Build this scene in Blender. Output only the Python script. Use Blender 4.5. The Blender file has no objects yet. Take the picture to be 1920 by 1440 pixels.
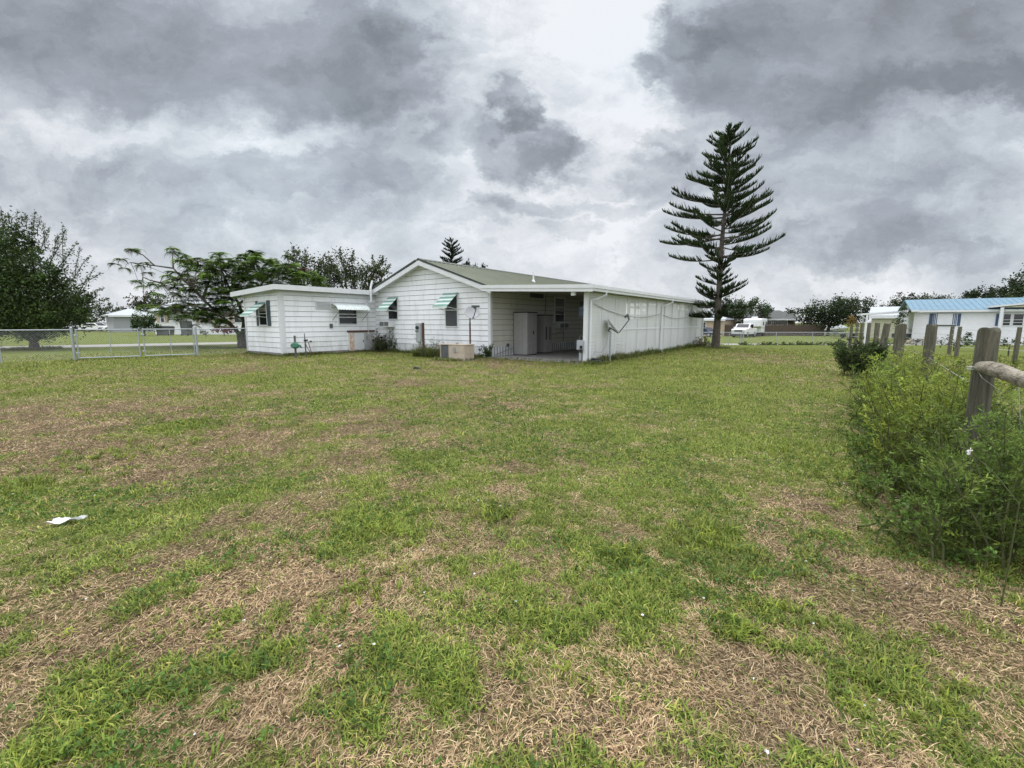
import bpy, math, random
import numpy as np
from mathutils import Vector, Matrix
random.seed(7); RNG = np.random.default_rng(11)
C = bpy.data.collections.new("scene_objects"); bpy.context.scene.collection.children.link(C)
R = math.radians
# ------------------------------------------------------------------ camera numbers
F = 840.0; TH = math.atan(115/840.0); CT, ST = math.cos(TH), math.sin(TH); CH = 1.5
def ray(px, py):
    u = (px-960)/F; v = (720-py)/F
    return Vector((u, CT+v*ST, -ST+v*CT))
def gnd(px, py, z=0.0):
    d = ray(px, py); s = (z-CH)/d.z
    return Vector((d.x*s, d.y*s, z))
def at(px, py, Y):
    d = ray(px, py); s = Y/d.y
    return Vector((d.x*s, Y, CH+d.z*s))
# ------------------------------------------------------------------ object helpers
ROOT = {}
def tag(o, label=None, cat=None, group=None, kind=None):
    if label: o['label'] = label
    if cat: o['category'] = cat
    if group: o['group'] = group
    if kind: o['kind'] = kind
    return o
def thing(name, label, cat, loc=(0,0,0), group=None):
    o = bpy.data.objects.new(name, None); C.objects.link(o); o.location = loc
    o.empty_display_size = .2
    ROOT[o.name] = Vector(loc)
    return tag(o, label, cat, group)
def link(name, me, parent):
    o = bpy.data.objects.new(name, me); C.objects.link(o)
    if parent is not None:
        L = ROOT[parent.name]; o.parent = parent
        if L.length > 0: me.transform(Matrix.Translation(-L))
        ROOT[o.name] = L
    else: ROOT[o.name] = Vector((0,0,0))
    return o
def children(o): return [c for c in C.objects if c.parent == o]
def dup(o, parent=None, loc=None, rz=None, label=None, group=None):
    c = o.copy(); C.objects.link(c); c.parent = parent
    if loc is not None: c.location = loc
    if rz is not None: c.rotation_euler = (0,0,rz)
    if label: c['label'] = label
    if group: c['group'] = group
    for ch in children(o): dup(ch, c)
    return c
class MB:
    def __init__(s, M=None): s.v=[]; s.f=[]; s.m=[]; s.M=M
    def add(s, vs, fs, mi=0):
        n=len(s.v)
        for p in vs:
            p=Vector(p); s.v.append(s.M@p if s.M else p)
        for f in fs: s.f.append([n+i for i in f]); s.m.append(mi)
    def hexa(s, p, mi=0):   # p: 8 points, bottom 4 then top 4
        s.add(p, [(3,2,1,0),(4,5,6,7),(0,1,5,4),(1,2,6,5),(2,3,7,6),(3,0,4,7)], mi)
    def box(s, x0,x1,y0,y1,z0,z1, mi=0):
        s.hexa([(x0,y0,z0),(x1,y0,z0),(x1,y1,z0),(x0,y1,z0),(x0,y0,z1),(x1,y0,z1),(x1,y1,z1),(x0,y1,z1)], mi)
    def prism(s, prof, y0, y1, mi=0, inset=0):   # prof: (x,z) ccw polygon, extruded along y
        n=len(prof)
        a=[(x,y0,z) for x,z in prof]; b=[(x,y1,z) for x,z in prof]
        s.add(a+b, [tuple(range(n)), tuple(range(2*n-1,n-1,-1))]+[(i,n+i,n+(i+1)%n,(i+1)%n) for i in range(n)], mi)
    def tube(s, pts, rad, n=6, mi=0, cap=True):
        pts=[Vector(p) for p in pts]
        if not hasattr(rad,'__len__'): rad=[rad]*len(pts)
        vs=[]; fs=[]
        for i,p in enumerate(pts):
            d=(pts[min(i+1,len(pts)-1)]-pts[max(i-1,0)])
            if d.length<1e-6: d=Vector((0,0,1))
            d.normalize()
            r=Vector((1,0,0)) if abs(d.x)<.8 else Vector((0,1,0))
            a=d.cross(r).normalized(); b=d.cross(a)
            for k in range(n):
                t=2*math.pi*k/n; vs.append(p+a*(math.cos(t)*rad[i])+b*(math.sin(t)*rad[i]))
        for i in range(len(pts)-1):
            for k in range(n):
                fs.append((i*n+k,i*n+(k+1)%n,(i+1)*n+(k+1)%n,(i+1)*n+k))
        if cap: fs += [tuple(range(n-1,-1,-1)), tuple(range((len(pts)-1)*n,len(pts)*n))]
        s.add(vs,fs,mi)
    def build(s, name, mats, parent=None, smooth=False, bevel=0):
        me=bpy.data.meshes.new(name); me.from_pydata([tuple(p) for p in s.v],[],s.f)
        if not isinstance(mats,(list,tuple)): mats=[mats]
        for m in mats: me.materials.append(m)
        me.polygons.foreach_set('material_index', s.m)
        if smooth: me.polygons.foreach_set('use_smooth',[True]*len(s.f))
        me.update()
        o=link(name, me, parent)
        if bevel:
            b=o.modifiers.new('bevel','BEVEL'); b.width=bevel; b.segments=2; b.limit_method='ANGLE'
        return o
class PF:   # a vertical wall frame: t along, z up, o outwards
    def __init__(s, o, d, n): s.o=Vector((o[0],o[1],0)); s.b=0; s.d=Vector((d[0],d[1],0)); s.n=Vector((n[0],n[1],0))
    def P(s,t,z,o=0): return s.o+s.d*t+s.n*o+Vector((0,0,z))
    def hit(s,px,py,o=0):
        r=ray(px,py); og=s.o+s.n*o
        k=(og-Vector((0,0,CH))).dot(s.n)/r.dot(s.n); p=Vector((0,0,CH))+r*k
        return (p-s.o).dot(s.d), p.z
    def box(s,mb,t0,t1,z0,z1,o0,o1,mi=0):
        P=s.P; mb.hexa([P(t0,z0,o0),P(t1,z0,o0),P(t1,z0,o1),P(t0,z0,o1),P(t0,z1,o0),P(t1,z1,o0),P(t1,z1,o1),P(t0,z1,o1)],mi)
    def rect(s,x0,x1,y0,y1,o=0):
        ta,_=s.hit(x0,(y0+y1)/2,o); tb,_=s.hit(x1,(y0+y1)/2,o); xm=(x0+x1)/2
        return min(ta,tb),max(ta,tb),s.hit(xm,y1,o)[1],s.hit(xm,y0,o)[1]
# ------------------------------------------------------------------ materials
def newmat(name):
    m=bpy.data.materials.new(name); m.use_nodes=True; nt=m.node_tree
    return m, nt, nt.nodes['Principled BSDF']
def mat(name, col, rough=.6, var=.12, scale=3.0, metal=0, bump=0, bscale=40, spec=.4, col2=None, mid=.5, coords='Object'):
    m,nt,b=newmat(name); N=nt.nodes; L=nt.links
    tc=N.new('ShaderNodeTexCoord'); no=N.new('ShaderNodeTexNoise'); no.inputs['Scale'].default_value=scale; no.inputs['Detail'].default_value=6; no.inputs['Roughness'].default_value=.65
    L.new(tc.outputs[coords],no.inputs['Vector'])
    rp=N.new('ShaderNodeValToRGB'); e=rp.color_ramp.elements
    c2=col2 or tuple(min(1,c*(1+var)) for c in col); c1=tuple(c*(1-var) for c in col) if not col2 else col
    e[0].position=mid-.18; e[0].color=(*c1,1); e[1].position=mid+.18; e[1].color=(*c2,1)
    L.new(no.outputs['Fac'],rp.inputs['Fac']); L.new(rp.outputs['Color'],b.inputs['Base Color'])
    b.inputs['Roughness'].default_value=rough; b.inputs['Metallic'].default_value=metal; b.inputs['Specular IOR Level'].default_value=spec
    if bump:
        n2=N.new('ShaderNodeTexNoise'); n2.inputs['Scale'].default_value=bscale; n2.inputs['Detail'].default_value=5; L.new(tc.outputs[coords],n2.inputs['Vector'])
        bp=N.new('ShaderNodeBump'); bp.inputs['Strength'].default_value=bump; bp.inputs['Distance'].default_value=.02
        L.new(n2.outputs['Fac'],bp.inputs['Height']); L.new(bp.outputs['Normal'],b.inputs['Normal'])
    return m
def leafmat(name, rough=.55, transl=.3, spec=.25):
    m,nt,b=newmat(name); N=nt.nodes; L=nt.links
    a=N.new('ShaderNodeAttribute'); a.attribute_name='tint'
    L.new(a.outputs['Color'],b.inputs['Base Color']); b.inputs['Roughness'].default_value=rough; b.inputs['Specular IOR Level'].default_value=spec
    t=N.new('ShaderNodeBsdfTranslucent'); L.new(a.outputs['Color'],t.inputs['Color'])
    mx=N.new('ShaderNodeMixShader'); mx.inputs[0].default_value=transl
    L.new(b.outputs[0],mx.inputs[1]); L.new(t.outputs[0],mx.inputs[2]); L.new(mx.outputs[0],N['Material Output'].inputs['Surface'])
    return m
def grain(m,sx=(14,14,.9)):
    nt=m.node_tree
    for n in list(nt.nodes):
        if n.type=='TEX_NOISE':
            mp=nt.nodes.new('ShaderNodeMapping'); mp.inputs['Scale'].default_value=sx; src=n.inputs['Vector'].links[0].from_socket
            nt.links.new(src,mp.inputs[0]); nt.links.new(mp.outputs[0],n.inputs['Vector']); n.inputs['Scale'].default_value*=.35
    return m
def wallmat(name, col, dirt=(.33,.34,.30), amt=.35):
    # painted siding with dirt streaks
    m,nt,b=newmat(name); N=nt.nodes; L=nt.links
    tc=N.new('ShaderNodeTexCoord'); mp=N.new('ShaderNodeMapping'); mp.inputs['Scale'].default_value=(2.2,2.2,.5)
    L.new(tc.outputs['Object'],mp.inputs[0]); no=N.new('ShaderNodeTexNoise'); no.inputs['Scale'].default_value=1.6; no.inputs['Detail'].default_value=8; no.inputs['Roughness'].default_value=.7
    L.new(mp.outputs[0],no.inputs['Vector'])
    mr=N.new('ShaderNodeMapRange'); mr.inputs[1].default_value=.48; mr.inputs[2].default_value=.8; mr.inputs[4].default_value=amt
    sx=N.new('ShaderNodeSeparateXYZ'); L.new(tc.outputs['Object'],sx.inputs[0]); hz=N.new('ShaderNodeMapRange'); L.new(sx.outputs[2],hz.inputs[0]); hz.inputs[1].default_value=.0; hz.inputs[2].default_value=.9; hz.inputs[3].default_value=.20; hz.inputs[4].default_value=0
    ad=N.new('ShaderNodeMath'); L.new(no.outputs['Fac'],ad.inputs[0]); L.new(hz.outputs[0],ad.inputs[1]); L.new(ad.outputs[0],mr.inputs[0])
    mx=N.new('ShaderNodeMix'); mx.data_type='RGBA'; mx.inputs[6].default_value=(*col,1); mx.inputs[7].default_value=(*dirt,1)
    L.new(mr.outputs[0],mx.inputs[0]); L.new(mx.outputs[2],b.inputs['Base Color']); b.inputs['Roughness'].default_value=.55; b.inputs['Specular IOR Level'].default_value=.3
    return m
M={}
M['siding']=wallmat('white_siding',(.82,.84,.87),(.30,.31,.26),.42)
M['lap']=mat('lap_shadow_and_seam',(.17,.175,.18),.9)  # dark tone for painted shadow under laps, and for skirting seams
M['trim']=mat('white_trim',(.64,.66,.68),.45,.05)
M['skirt']=wallmat('white_skirting',(.74,.77,.8),(.25,.25,.2),.5)
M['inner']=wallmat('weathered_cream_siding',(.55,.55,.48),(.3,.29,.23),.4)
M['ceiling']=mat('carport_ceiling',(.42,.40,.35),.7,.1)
M['lattice']=wallmat('white_lattice',(.76,.78,.78),(.35,.35,.30),.3)
M['roofgreen']=mat('green_metal_roof',(.13,.145,.10),.45,.12,1.2,metal=.1)
M['darkgreen']=mat('dark_green_trim',(.035,.05,.04),.5)
M['glass']=mat('dark_window_glass',(.015,.017,.02),.08,.2,2,spec=.6)
M['screen']=mat('window_screen',(.07,.075,.08),.6,.2,5)
M['curtain']=mat('pale_blind',(.30,.30,.30),.8,.1)
M['shutter']=mat('dark_shutter',(.05,.08,.09),.6)
M['awngreen']=mat('awning_green',(.15,.30,.24),.5,.2,4)
M['awnwhite']=mat('awning_white',(.62,.68,.67),.5,.12,4)
M['metal']=mat('galvanised_metal',(.36,.39,.42),.4,.12,8,metal=.6)
M['grey']=mat('grey_painted_metal',(.33,.36,.38),.5,.1)
M['darkgrey']=mat('dark_grey_metal',(.09,.10,.10),.5,.15)
M['dish']=mat('satellite_dish_grey',(.44,.45,.47),.45,.06)
M['rustpost']=mat('rusty_pipe',(.10,.05,.035),.8,.3,12)
M['beige']=mat('beige_sheet_metal',(.44,.375,.30),.55,.12,5)
M['coil']=mat('condenser_coil',(.05,.055,.055),.6,.3,20)
M['plastic']=mat('grey_resin_cabinet',(.30,.30,.29),.6,.08,3)
M['plasticdark']=mat('dark_resin_trim',(.03,.03,.03),.6)
M['concrete']=mat('concrete',(.27,.26,.25),.9,.25,2.5,bump=.3)
M['road']=mat('pale_asphalt_road',(.30,.29,.27),.9,.12,1.5,bump=.2)
M['black']=mat('black_rubber',(.012,.012,.013),.6)
M['rust']=mat('rusty_white_paint',(.62,.63,.62),.7,.1,2.2,col2=(.72,.74,.74))
M['greypanel']=mat('weathered_grey_panel',(.40,.41,.41),.7,.15,4)
M['rusty']=mat('rust_streak',(.72,.70,.66),.8,.1,9,col2=(.42,.17,.05),mid=.52)
M['wood']=mat('weathered_post_wood',(.06,.062,.045),.9,.3,9,bump=1.0,bscale=60,col2=(.20,.185,.135))
M['woodpale']=mat('pale_peeling_rail',(.10,.085,.06),.9,.3,11,bump=1.0,bscale=50,col2=(.46,.42,.34))
grain(M['wood']); grain(M['woodpale'],(1.2,6,6))
M['brownwood']=mat('brown_fence_boards',(.06,.045,.035),.9,.25,6,col2=(.12,.095,.075))
M['bark']=mat('grey_brown_bark',(.04,.034,.027),.95,.3,7,bump=.8,bscale=30,col2=(.115,.10,.08))
M['darkroof']=mat('dark_shingle_roof',(.05,.055,.055),.9,.25,3,col2=(.10,.105,.10))
M['whiteroof']=mat('pale_metal_roof',(.40,.43,.45),.5,.06)
M['blueroof']=mat('light_blue_metal_roof',(.125,.225,.30),.5,.12,1.5)
M['blue']=mat('blue_paint',(.05,.09,.17),.5)
M['tan']=mat('tan_stucco',(.46,.37,.28),.85,.08)
M['olivewall']=mat('olive_beige_siding',(.42,.42,.30),.8,.06)
M['vinyl']=mat('white_vinyl',(.72,.74,.76),.5,.04)
M['patch']=mat('sky_gap_white',(.93,.94,.95),.35,.02)  # bright white standing in for sky seen through the lattice
M['carwhite']=mat('white_car_paint',(.78,.79,.80),.25,.03,spec=.6)
M['cardark']=mat('dark_blue_car_paint',(.02,.035,.08),.25,.1,spec=.6)
M['cargrey']=mat('silver_grey_car_paint',(.3,.32,.34),.3,.05,spec=.6)
M['lamp']=mat('clear_lamp_lens',(.5,.5,.48),.2,.05)
M['red']=mat('red_paint',(.45,.05,.04),.5)
M['greenmetal']=mat('green_painted_steel',(.03,.13,.08),.6,.3,10)
M['paper']=mat('crumpled_white_plastic',(.72,.73,.74),.6,.06)
M['petal']=mat('white_petal',(.85,.85,.83),.7,.03)
M['leaf']=leafmat('foliage')
M['grass']=leafmat('grass_blades',.6,.25)
M['wire']=mat('steel_wire',(.45,.47,.48),.4,.1,metal=.4)

# ------------------------------------------------------------------ numpy noise and ribbons
def vnoise(x,y,seed):
    xi=np.floor(x); yi=np.floor(y); fx=x-xi; fy=y-yi
    fx=fx*fx*(3-2*fx); fy=fy*fy*(3-2*fy)
    def h(a,b):
        v=np.sin(a*127.1+b*311.7+seed*74.7)*43758.5453; return v-np.floor(v)
    return (h(xi,yi)*(1-fx)+h(xi+1,yi)*fx)*(1-fy)+(h(xi,yi+1)*(1-fx)+h(xi+1,yi+1)*fx)*fy
def fbm(x,y,seed,oct=4,g=.55):
    s=0;a=1;t=0
    for k in range(oct):
        s=s+a*vnoise(x*2**k+k*17.3,y*2**k-k*9.1,seed+k); t+=a; a*=g
    return s/t
PATCH=[]   # world ellipses: centre, radial/lateral radii, weight (green + / brown -)
def patch(px,py,rx,ry,w):
    c=gnd(px,py); d=math.hypot(c.x,c.y); n=abs(gnd(px,py-ry).y-gnd(px,py+ry).y)/2
    PATCH.append((c.x,c.y,max(rx*c.y/F,.05),max(n,.05),w))
for p in [(60,800,170,60,-.6),(160,770,200,35,-.35),(200,705,150,14,-.3),(480,735,150,22,-.35),(160,870,150,50,-.55),(330,880,100,30,-.35),
  (690,780,160,25,-.15),(1080,714,100,12,-.5),(1420,668,60,8,-.45),(1330,665,30,6,-.3),(660,672,60,7,-.35),(1560,675,40,8,-.3),(860,690,40,7,-.2),
  (950,685,60,6,-.3),(440,1045,220,45,-.5),(480,1120,330,60,-.6),(150,1120,170,45,-.55),(700,1130,120,50,-.5),(860,1000,110,25,-.3),
  (1000,1070,90,50,-.35),(640,940,120,30,-.35),(850,900,120,25,-.3),(1100,1350,190,50,-.55),(940,1410,170,50,-.5),(700,1400,110,50,-.5),(1350,1290,100,45,-.4),
  (350,1390,150,60,-.45),(560,1300,130,60,-.5),(250,1190,120,40,-.45),(1600,1210,70,40,-.45),(1700,1080,150,40,-.45),(1670,930,90,35,-.45),(1820,1150,90,50,-.4),(1480,1340,80,50,-.35),(1560,1130,60,20,-.25),
  (40,915,60,28,.7),(180,990,190,32,.55),(330,960,130,24,.45),(450,925,110,20,.4),(700,1000,75,55,.75),(340,800,60,16,.6),(240,845,70,14,.3),(60,690,60,10,.5),(450,712,90,9,.4),(660,680,140,10,.3),
  (330,1085,70,14,.3),(1330,1000,60,34,.7),(1180,1080,60,60,.35),(1030,1180,105,50,.95),(1000,1255,80,25,.4),(830,1290,60,70,.75),(480,1235,80,25,.6),(160,1260,80,50,.75),(90,1400,110,60,.8),(430,1290,60,60,.6),(750,1200,60,60,.35),
  (560,1270,40,60,.2),(260,1420,60,40,.5),(1500,1150,90,22,.6),(1430,1080,130,30,.4),(1600,1310,100,60,.6),(1370,1400,110,50,.6),(1740,1300,100,50,.55),(1260,1160,90,70,.35),(1800,1400,120,60,.5),(930,1090,60,50,.35),
  (1550,900,60,40,.3),(1250,760,260,60,.25),(1450,740,200,60,.25),(1300,690,150,12,.3),(1000,780,150,30,.15),(1500,860,200,60,.25),(1850,1050,80,80,.6),(1200,930,100,30,.3),(780,860,90,20,.3),(600,840,80,15,.3),(110,640,400,18,.4)]:
    patch(*p)
def green(x,y):
    d=np.hypot(x,y)
    g=.55+.04*np.clip((d-4)/10,0,1)+.14*np.clip((x-1)/4,0,1)*np.clip((d-5)/6,0,1)+.16*np.clip((d-20)/8,0,1)
    g=g+(fbm(x*.35,y*.35,3)-.5)*.9+(fbm(x*1.7,y*1.7,5,4)-.5)*1.05
    for cx,cy,rx,ry,w in PATCH:
        L=math.hypot(cx,cy); ux,uy=cx/L,cy/L; dx=x-cx; dy=y-cy
        r=dx*ux+dy*uy; l=-dx*uy+dy*ux
        q=(r/ry)**2+(l/rx)**2
        g=g+w*(.72 if w>0 else .52)*np.exp(-q*.9)
    return g
def dip(x,y):
    a=np.clip((y-29.8)/8,0,1); b=np.clip((x-11)/7,0,1); return -.62*(a*a*(3-2*a))*(b*b*(3-2*b))
def gz(x,y):
    d=np.hypot(x,y); f=np.clip(1.4-d/14,0,1)
    return dip(x,y)+f*((fbm(x*1.3,y*1.3,21,3)-.5)*.05+(fbm(x*7,y*7,23,2)-.5)*.022)
def quadmesh(name, V, nper, faces, col, material, parent=None, kind=None):
    """V:(n,nper,3); faces: list of quads in each item; col:(n,3)"""
    n=V.shape[0]; me=bpy.data.meshes.new(name)
    me.vertices.add(n*nper); me.vertices.foreach_set('co', np.ascontiguousarray(V,dtype=np.float32).ravel())
    fa=np.array(faces,dtype=np.int32); nf=len(faces)
    idx=(np.arange(n,dtype=np.int32)[:,None,None]*nper+fa[None]).ravel()
    me.loops.add(n*nf*4); me.loops.foreach_set('vertex_index', idx)
    me.polygons.add(n*nf); me.polygons.foreach_set('loop_start', np.arange(0,n*nf*4,4,dtype=np.int32))
    me.update(calc_edges=True)
    a=me.attributes.new('tint','FLOAT_COLOR','POINT')
    cc=np.ones((n,nper,4),dtype=np.float32); cc[:,:,:3]=col[:,None,:]; a.data.foreach_set('color', cc.ravel())
    me.materials.append(material)
    return link(name, me, parent)
def blades(P, az, ln, wd, e0, e1, col):
    """bent ribbons: P base (n,3)"""
    n=len(P); d0=np.stack([np.cos(az)*np.cos(e0),np.sin(az)*np.cos(e0),np.sin(e0)],1)
    az2=az+RNG.normal(0,.25,n)
    d1=np.stack([np.cos(az2)*np.cos(e1),np.sin(az2)*np.cos(e1),np.sin(e1)],1)
    sd=np.stack([-np.sin(az),np.cos(az),RNG.normal(0,.35,n)],1)*wd[:,None]*.5
    m=P+d0*(ln*.5)[:,None]; t=m+d1*(ln*.5)[:,None]
    return np.stack([P-sd*.8,P+sd*.8,m-sd,m+sd,t-sd*.15,t+sd*.15],1)
BF=[(0,1,3,2),(2,3,5,4)]
def leaves(P, size, asp, col, updir=None, droop=.0):
    """rhombic leaves with random orientation; size (n,), asp width/length"""
    n=len(P); d=RNG.normal(0,1,(n,3)); 
    if updir is not None: d=d*.55+updir
    d[:,2]-=droop; d/=np.linalg.norm(d,axis=1)[:,None]
    r=RNG.normal(0,1,(n,3)); s=np.cross(d,r); s/=np.linalg.norm(s,axis=1)[:,None]
    L=d*size[:,None]; S=s*(size*asp)[:,None]*.5
    return np.stack([P,P+L*.5+S,P+L,P+L*.5-S],1)
LF=[(0,1,2,3)]
def tints(n, base, var=.25, yel=.15):
    b=np.array(base)[None]*np.ones((n,1)); k=1+RNG.normal(0,var,n); k=np.clip(k,.4,1.9)
    c=b*k[:,None]; y=RNG.random(n)*yel; c[:,0]*=1+y*1.5; c[:,1]*=1+y*.6
    return np.clip(c,0.003,.9)

# ================================================================== world, sun, camera
def build_world():
    w=bpy.data.worlds.new("World"); bpy.context.scene.world=w; w.use_nodes=True
    nt=w.node_tree; N=nt.nodes; L=nt.links; N.clear()
    out=N.new('ShaderNodeOutputWorld')
    sky=N.new('ShaderNodeTexSky'); sky.sky_type='NISHITA'; sky.sun_disc=False; sky.sun_elevation=R(58); sky.sun_rotation=R(12)
    bs=N.new('ShaderNodeBackground'); bs.inputs['Strength'].default_value=.08; L.new(sky.outputs[0],bs.inputs[0])
    tc=N.new('ShaderNodeTexCoord'); nrm=N.new('ShaderNodeVectorMath'); nrm.operation='NORMALIZE'; L.new(tc.outputs['Generated'],nrm.inputs[0])
    sp=N.new('ShaderNodeSeparateXYZ'); L.new(nrm.outputs[0],sp.inputs[0])
    def math_(op,a,b=None,c=None,clamp=False):
        n=N.new('ShaderNodeMath'); n.operation=op; n.use_clamp=clamp
        for i,v in enumerate((a,b,c)):
            if v is None: continue
            if isinstance(v,(int,float)): n.inputs[i].default_value=v
            else: L.new(v,n.inputs[i])
        return n.outputs[0]
    X,Y,Z=sp.outputs
    ym=math_('MAXIMUM',Y,.12); px=math_('DIVIDE',X,ym); pz=math_('DIVIDE',Z,ym)
    cb=N.new('ShaderNodeCombineXYZ'); L.new(px,cb.inputs[0]); L.new(pz,cb.inputs[1])
    def noise(vec,scale,detail=5,rough=.55,sc=(1,1,1),off=(0,0,0),dist=0):
        mp=N.new('ShaderNodeMapping'); mp.inputs['Scale'].default_value=sc; mp.inputs['Location'].default_value=off; L.new(vec,mp.inputs[0])
        n=N.new('ShaderNodeTexNoise'); n.inputs['Scale'].default_value=scale; n.inputs['Detail'].default_value=detail; n.inputs['Roughness'].default_value=rough; n.inputs['Distortion'].default_value=dist
        L.new(mp.outputs[0],n.inputs['Vector']); return n
    nd=noise(cb.outputs[0],3.6,9,.66,(1,1.4,1))
    v1=N.new('ShaderNodeVectorMath'); v1.operation='SUBTRACT'; L.new(nd.outputs['Color'],v1.inputs[0]); v1.inputs[1].default_value=(.5,.5,.5)
    v2=N.new('ShaderNodeVectorMath'); v2.operation='MULTIPLY_ADD'; L.new(v1.outputs[0],v2.inputs[0]); v2.inputs[1].default_value=(.40,.30,0); L.new(cb.outputs[0],v2.inputs[2])
    W=v2.outputs[0]
    # cloud masses: photo px centre, radii px, brightness change, edge softness
    BL=[(1040,110,230,230,.17,1),(1120,230,160,130,.12,1),(1150,60,120,90,.08,1),(1150,330,170,120,.14,1),(1100,430,260,90,.12,1),(1235,180,60,60,.12,.8),(860,70,100,110,.10,1),(1180,20,120,60,.12,1),
        (300,90,430,130,-.28,.7),(720,120,150,110,-.20,.6),(640,330,190,60,-.20,.7),(280,330,160,45,-.16,.8),(100,60,200,90,-.10,1),(560,170,200,60,-.10,.8),
        (975,275,95,62,-.36,.4),(960,205,46,50,-.28,.45),(1050,295,70,45,-.20,.5),(1110,345,60,28,-.14,.4),(1250,260,50,40,-.14,.4),(1160,400,60,24,-.16,.4),(880,425,60,20,-.14,.4),(930,380,50,22,-.14,.4),(1225,120,45,30,-.22,.35),(1300,45,60,40,-.16,.4),(830,250,60,30,-.14,.4),(760,60,60,50,-.16,.4),(1080,440,70,18,-.12,.4),(1380,400,70,24,-.12,.4),
        (1650,90,400,150,-.31,.5),(1320,90,110,80,-.24,.45),(1800,190,260,70,-.20,.6),(1460,215,120,60,-.14,.6),(1560,330,260,70,-.16,.7),(1230,335,90,60,-.26,.5),(1580,440,240,40,-.20,.6),(1820,340,140,60,-.10,.7),
        (1000,395,110,26,-.20,.6),(420,420,280,26,-.08,.8),(1700,480,260,20,-.10,.7),
        (60,440,260,60,.12,1),(180,235,220,40,.14,.8),(520,260,130,30,.12,.8),(1800,225,110,28,.22,.6),(1500,175,60,30,.10,.8),(640,225,120,22,.10,.8),(860,300,60,130,.16,.9),(700,450,300,50,.06,1)]
    acc=None
    for (bx,by,rx,ry,wt,soft) in BL:
        d=ray(bx,by); cx=d.x/d.y; cz=d.z/d.y
        s=N.new('ShaderNodeVectorMath'); s.operation='SUBTRACT'; L.new(W,s.inputs[0]); s.inputs[1].default_value=(cx,cz,0)
        m=N.new('ShaderNodeVectorMath'); m.operation='MULTIPLY'; L.new(s.outputs[0],m.inputs[0]); m.inputs[1].default_value=(F/rx,F/ry,0)
        l=N.new('ShaderNodeVectorMath'); l.operation='LENGTH'; L.new(m.outputs[0],l.inputs[0])
        mr=N.new('ShaderNodeMapRange'); mr.interpolation_type='SMOOTHSTEP'; L.new(l.outputs['Value'],mr.inputs[0])
        mr.inputs[1].default_value=1-soft*.9; mr.inputs[2].default_value=1.0+soft*.45; mr.inputs[3].default_value=wt; mr.inputs[4].default_value=0
        acc=mr.outputs[0] if acc is None else math_('ADD',acc,mr.outputs[0])
    n1=noise(cb.outputs[0],2.2,7,.58,(1,2.0,1),(3.1,1.7,0),.3)
    n2=noise(W,6.5,9,.62,(1,1.7,1),(1.1,4.7,0),.1)
    tex=math_('MULTIPLY_ADD',n1.outputs['Fac'],.90,-.45); tex2=math_('MULTIPLY_ADD',n2.outputs['Fac'],.70,-.35)
    lum=math_('ADD',math_('ADD',acc,tex),tex2)
    # lighter band low in the sky
    low=N.new('ShaderNodeMapRange'); L.new(pz,low.inputs[0]); low.inputs[1].default_value=0; low.inputs[2].default_value=.22; low.inputs[3].default_value=.16; low.inputs[4].default_value=0
    lum=math_('ADD',math_('ADD',lum,low.outputs[0]),.72,clamp=True)
    rp=N.new('ShaderNodeValToRGB'); E=rp.color_ramp.elements
    E[0].position=0; E[0].color=(.195,.212,.235,1); E[1].position=1; E[1].color=(.90,.92,.96,1)
    for p,c in ((.22,(.262,.283,.315)),(.5,(.40,.43,.485)),(.75,(.61,.65,.70))):
        e=E.new(p); e.color=(*c,1)
    L.new(lum,rp.inputs[0])
    # slight blue-green veil in the thin parts
    n3=noise(cb.outputs[0],1.3,3,.5,(1,1.6,1),(7,2,0))
    tm=N.new('ShaderNodeMapRange'); L.new(n3.outputs['Fac'],tm.inputs[0]); tm.inputs[1].default_value=.45; tm.inputs[2].default_value=.75; tm.inputs[4].default_value=.55
    tn=N.new('ShaderNodeMix'); tn.data_type='RGBA'; tn.blend_type='MULTIPLY'; L.new(tm.outputs[0],tn.inputs[0]); L.new(rp.outputs[0],tn.inputs[6]); tn.inputs[7].default_value=(.92,1.0,1.03,1)
    # unseen sky overhead and behind, raised as added fill for walls and lawn
    k1=N.new('ShaderNodeMapRange'); k1.interpolation_type='SMOOTHSTEP'; L.new(Z,k1.inputs[0]); k1.inputs[1].default_value=.60; k1.inputs[2].default_value=.80
    k2=N.new('ShaderNodeMapRange'); k2.interpolation_type='SMOOTHSTEP'; L.new(Y,k2.inputs[0]); k2.inputs[1].default_value=.35; k2.inputs[2].default_value=-.05
    kk=math_('MAXIMUM',k1.outputs[0],k2.outputs[0])
    br=N.new('ShaderNodeMix'); br.data_type='RGBA'; L.new(kk,br.inputs[0]); L.new(tn.outputs[2],br.inputs[6]); br.inputs[7].default_value=(1.45,1.49,1.58,1)
    zz=N.new('ShaderNodeMix'); zz.data_type='RGBA'; k3=N.new('ShaderNodeMapRange'); k3.interpolation_type='SMOOTHSTEP'; L.new(Z,k3.inputs[0]); k3.inputs[1].default_value=.62; k3.inputs[2].default_value=.92
    L.new(k3.outputs[0],zz.inputs[0]); L.new(br.outputs[2],zz.inputs[6]); zz.inputs[7].default_value=(3.1,3.15,3.25,1)
    bc=N.new('ShaderNodeBackground'); L.new(zz.outputs[2],bc.inputs[0]); bc.inputs[1].default_value=1.0
    mx=N.new('ShaderNodeMixShader'); mx.inputs[0].default_value=.96; L.new(bs.outputs[0],mx.inputs[1]); L.new(bc.outputs[0],mx.inputs[2]); L.new(mx.outputs[0],out.inputs[0])
    w.cycles.sampling_method='MANUAL'; w.cycles.sample_map_resolution=512
build_world()
sl=bpy.data.lights.new('sun','SUN'); sl.energy=1.35; sl.angle=R(22); sl.color=(1,.97,.92)
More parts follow.
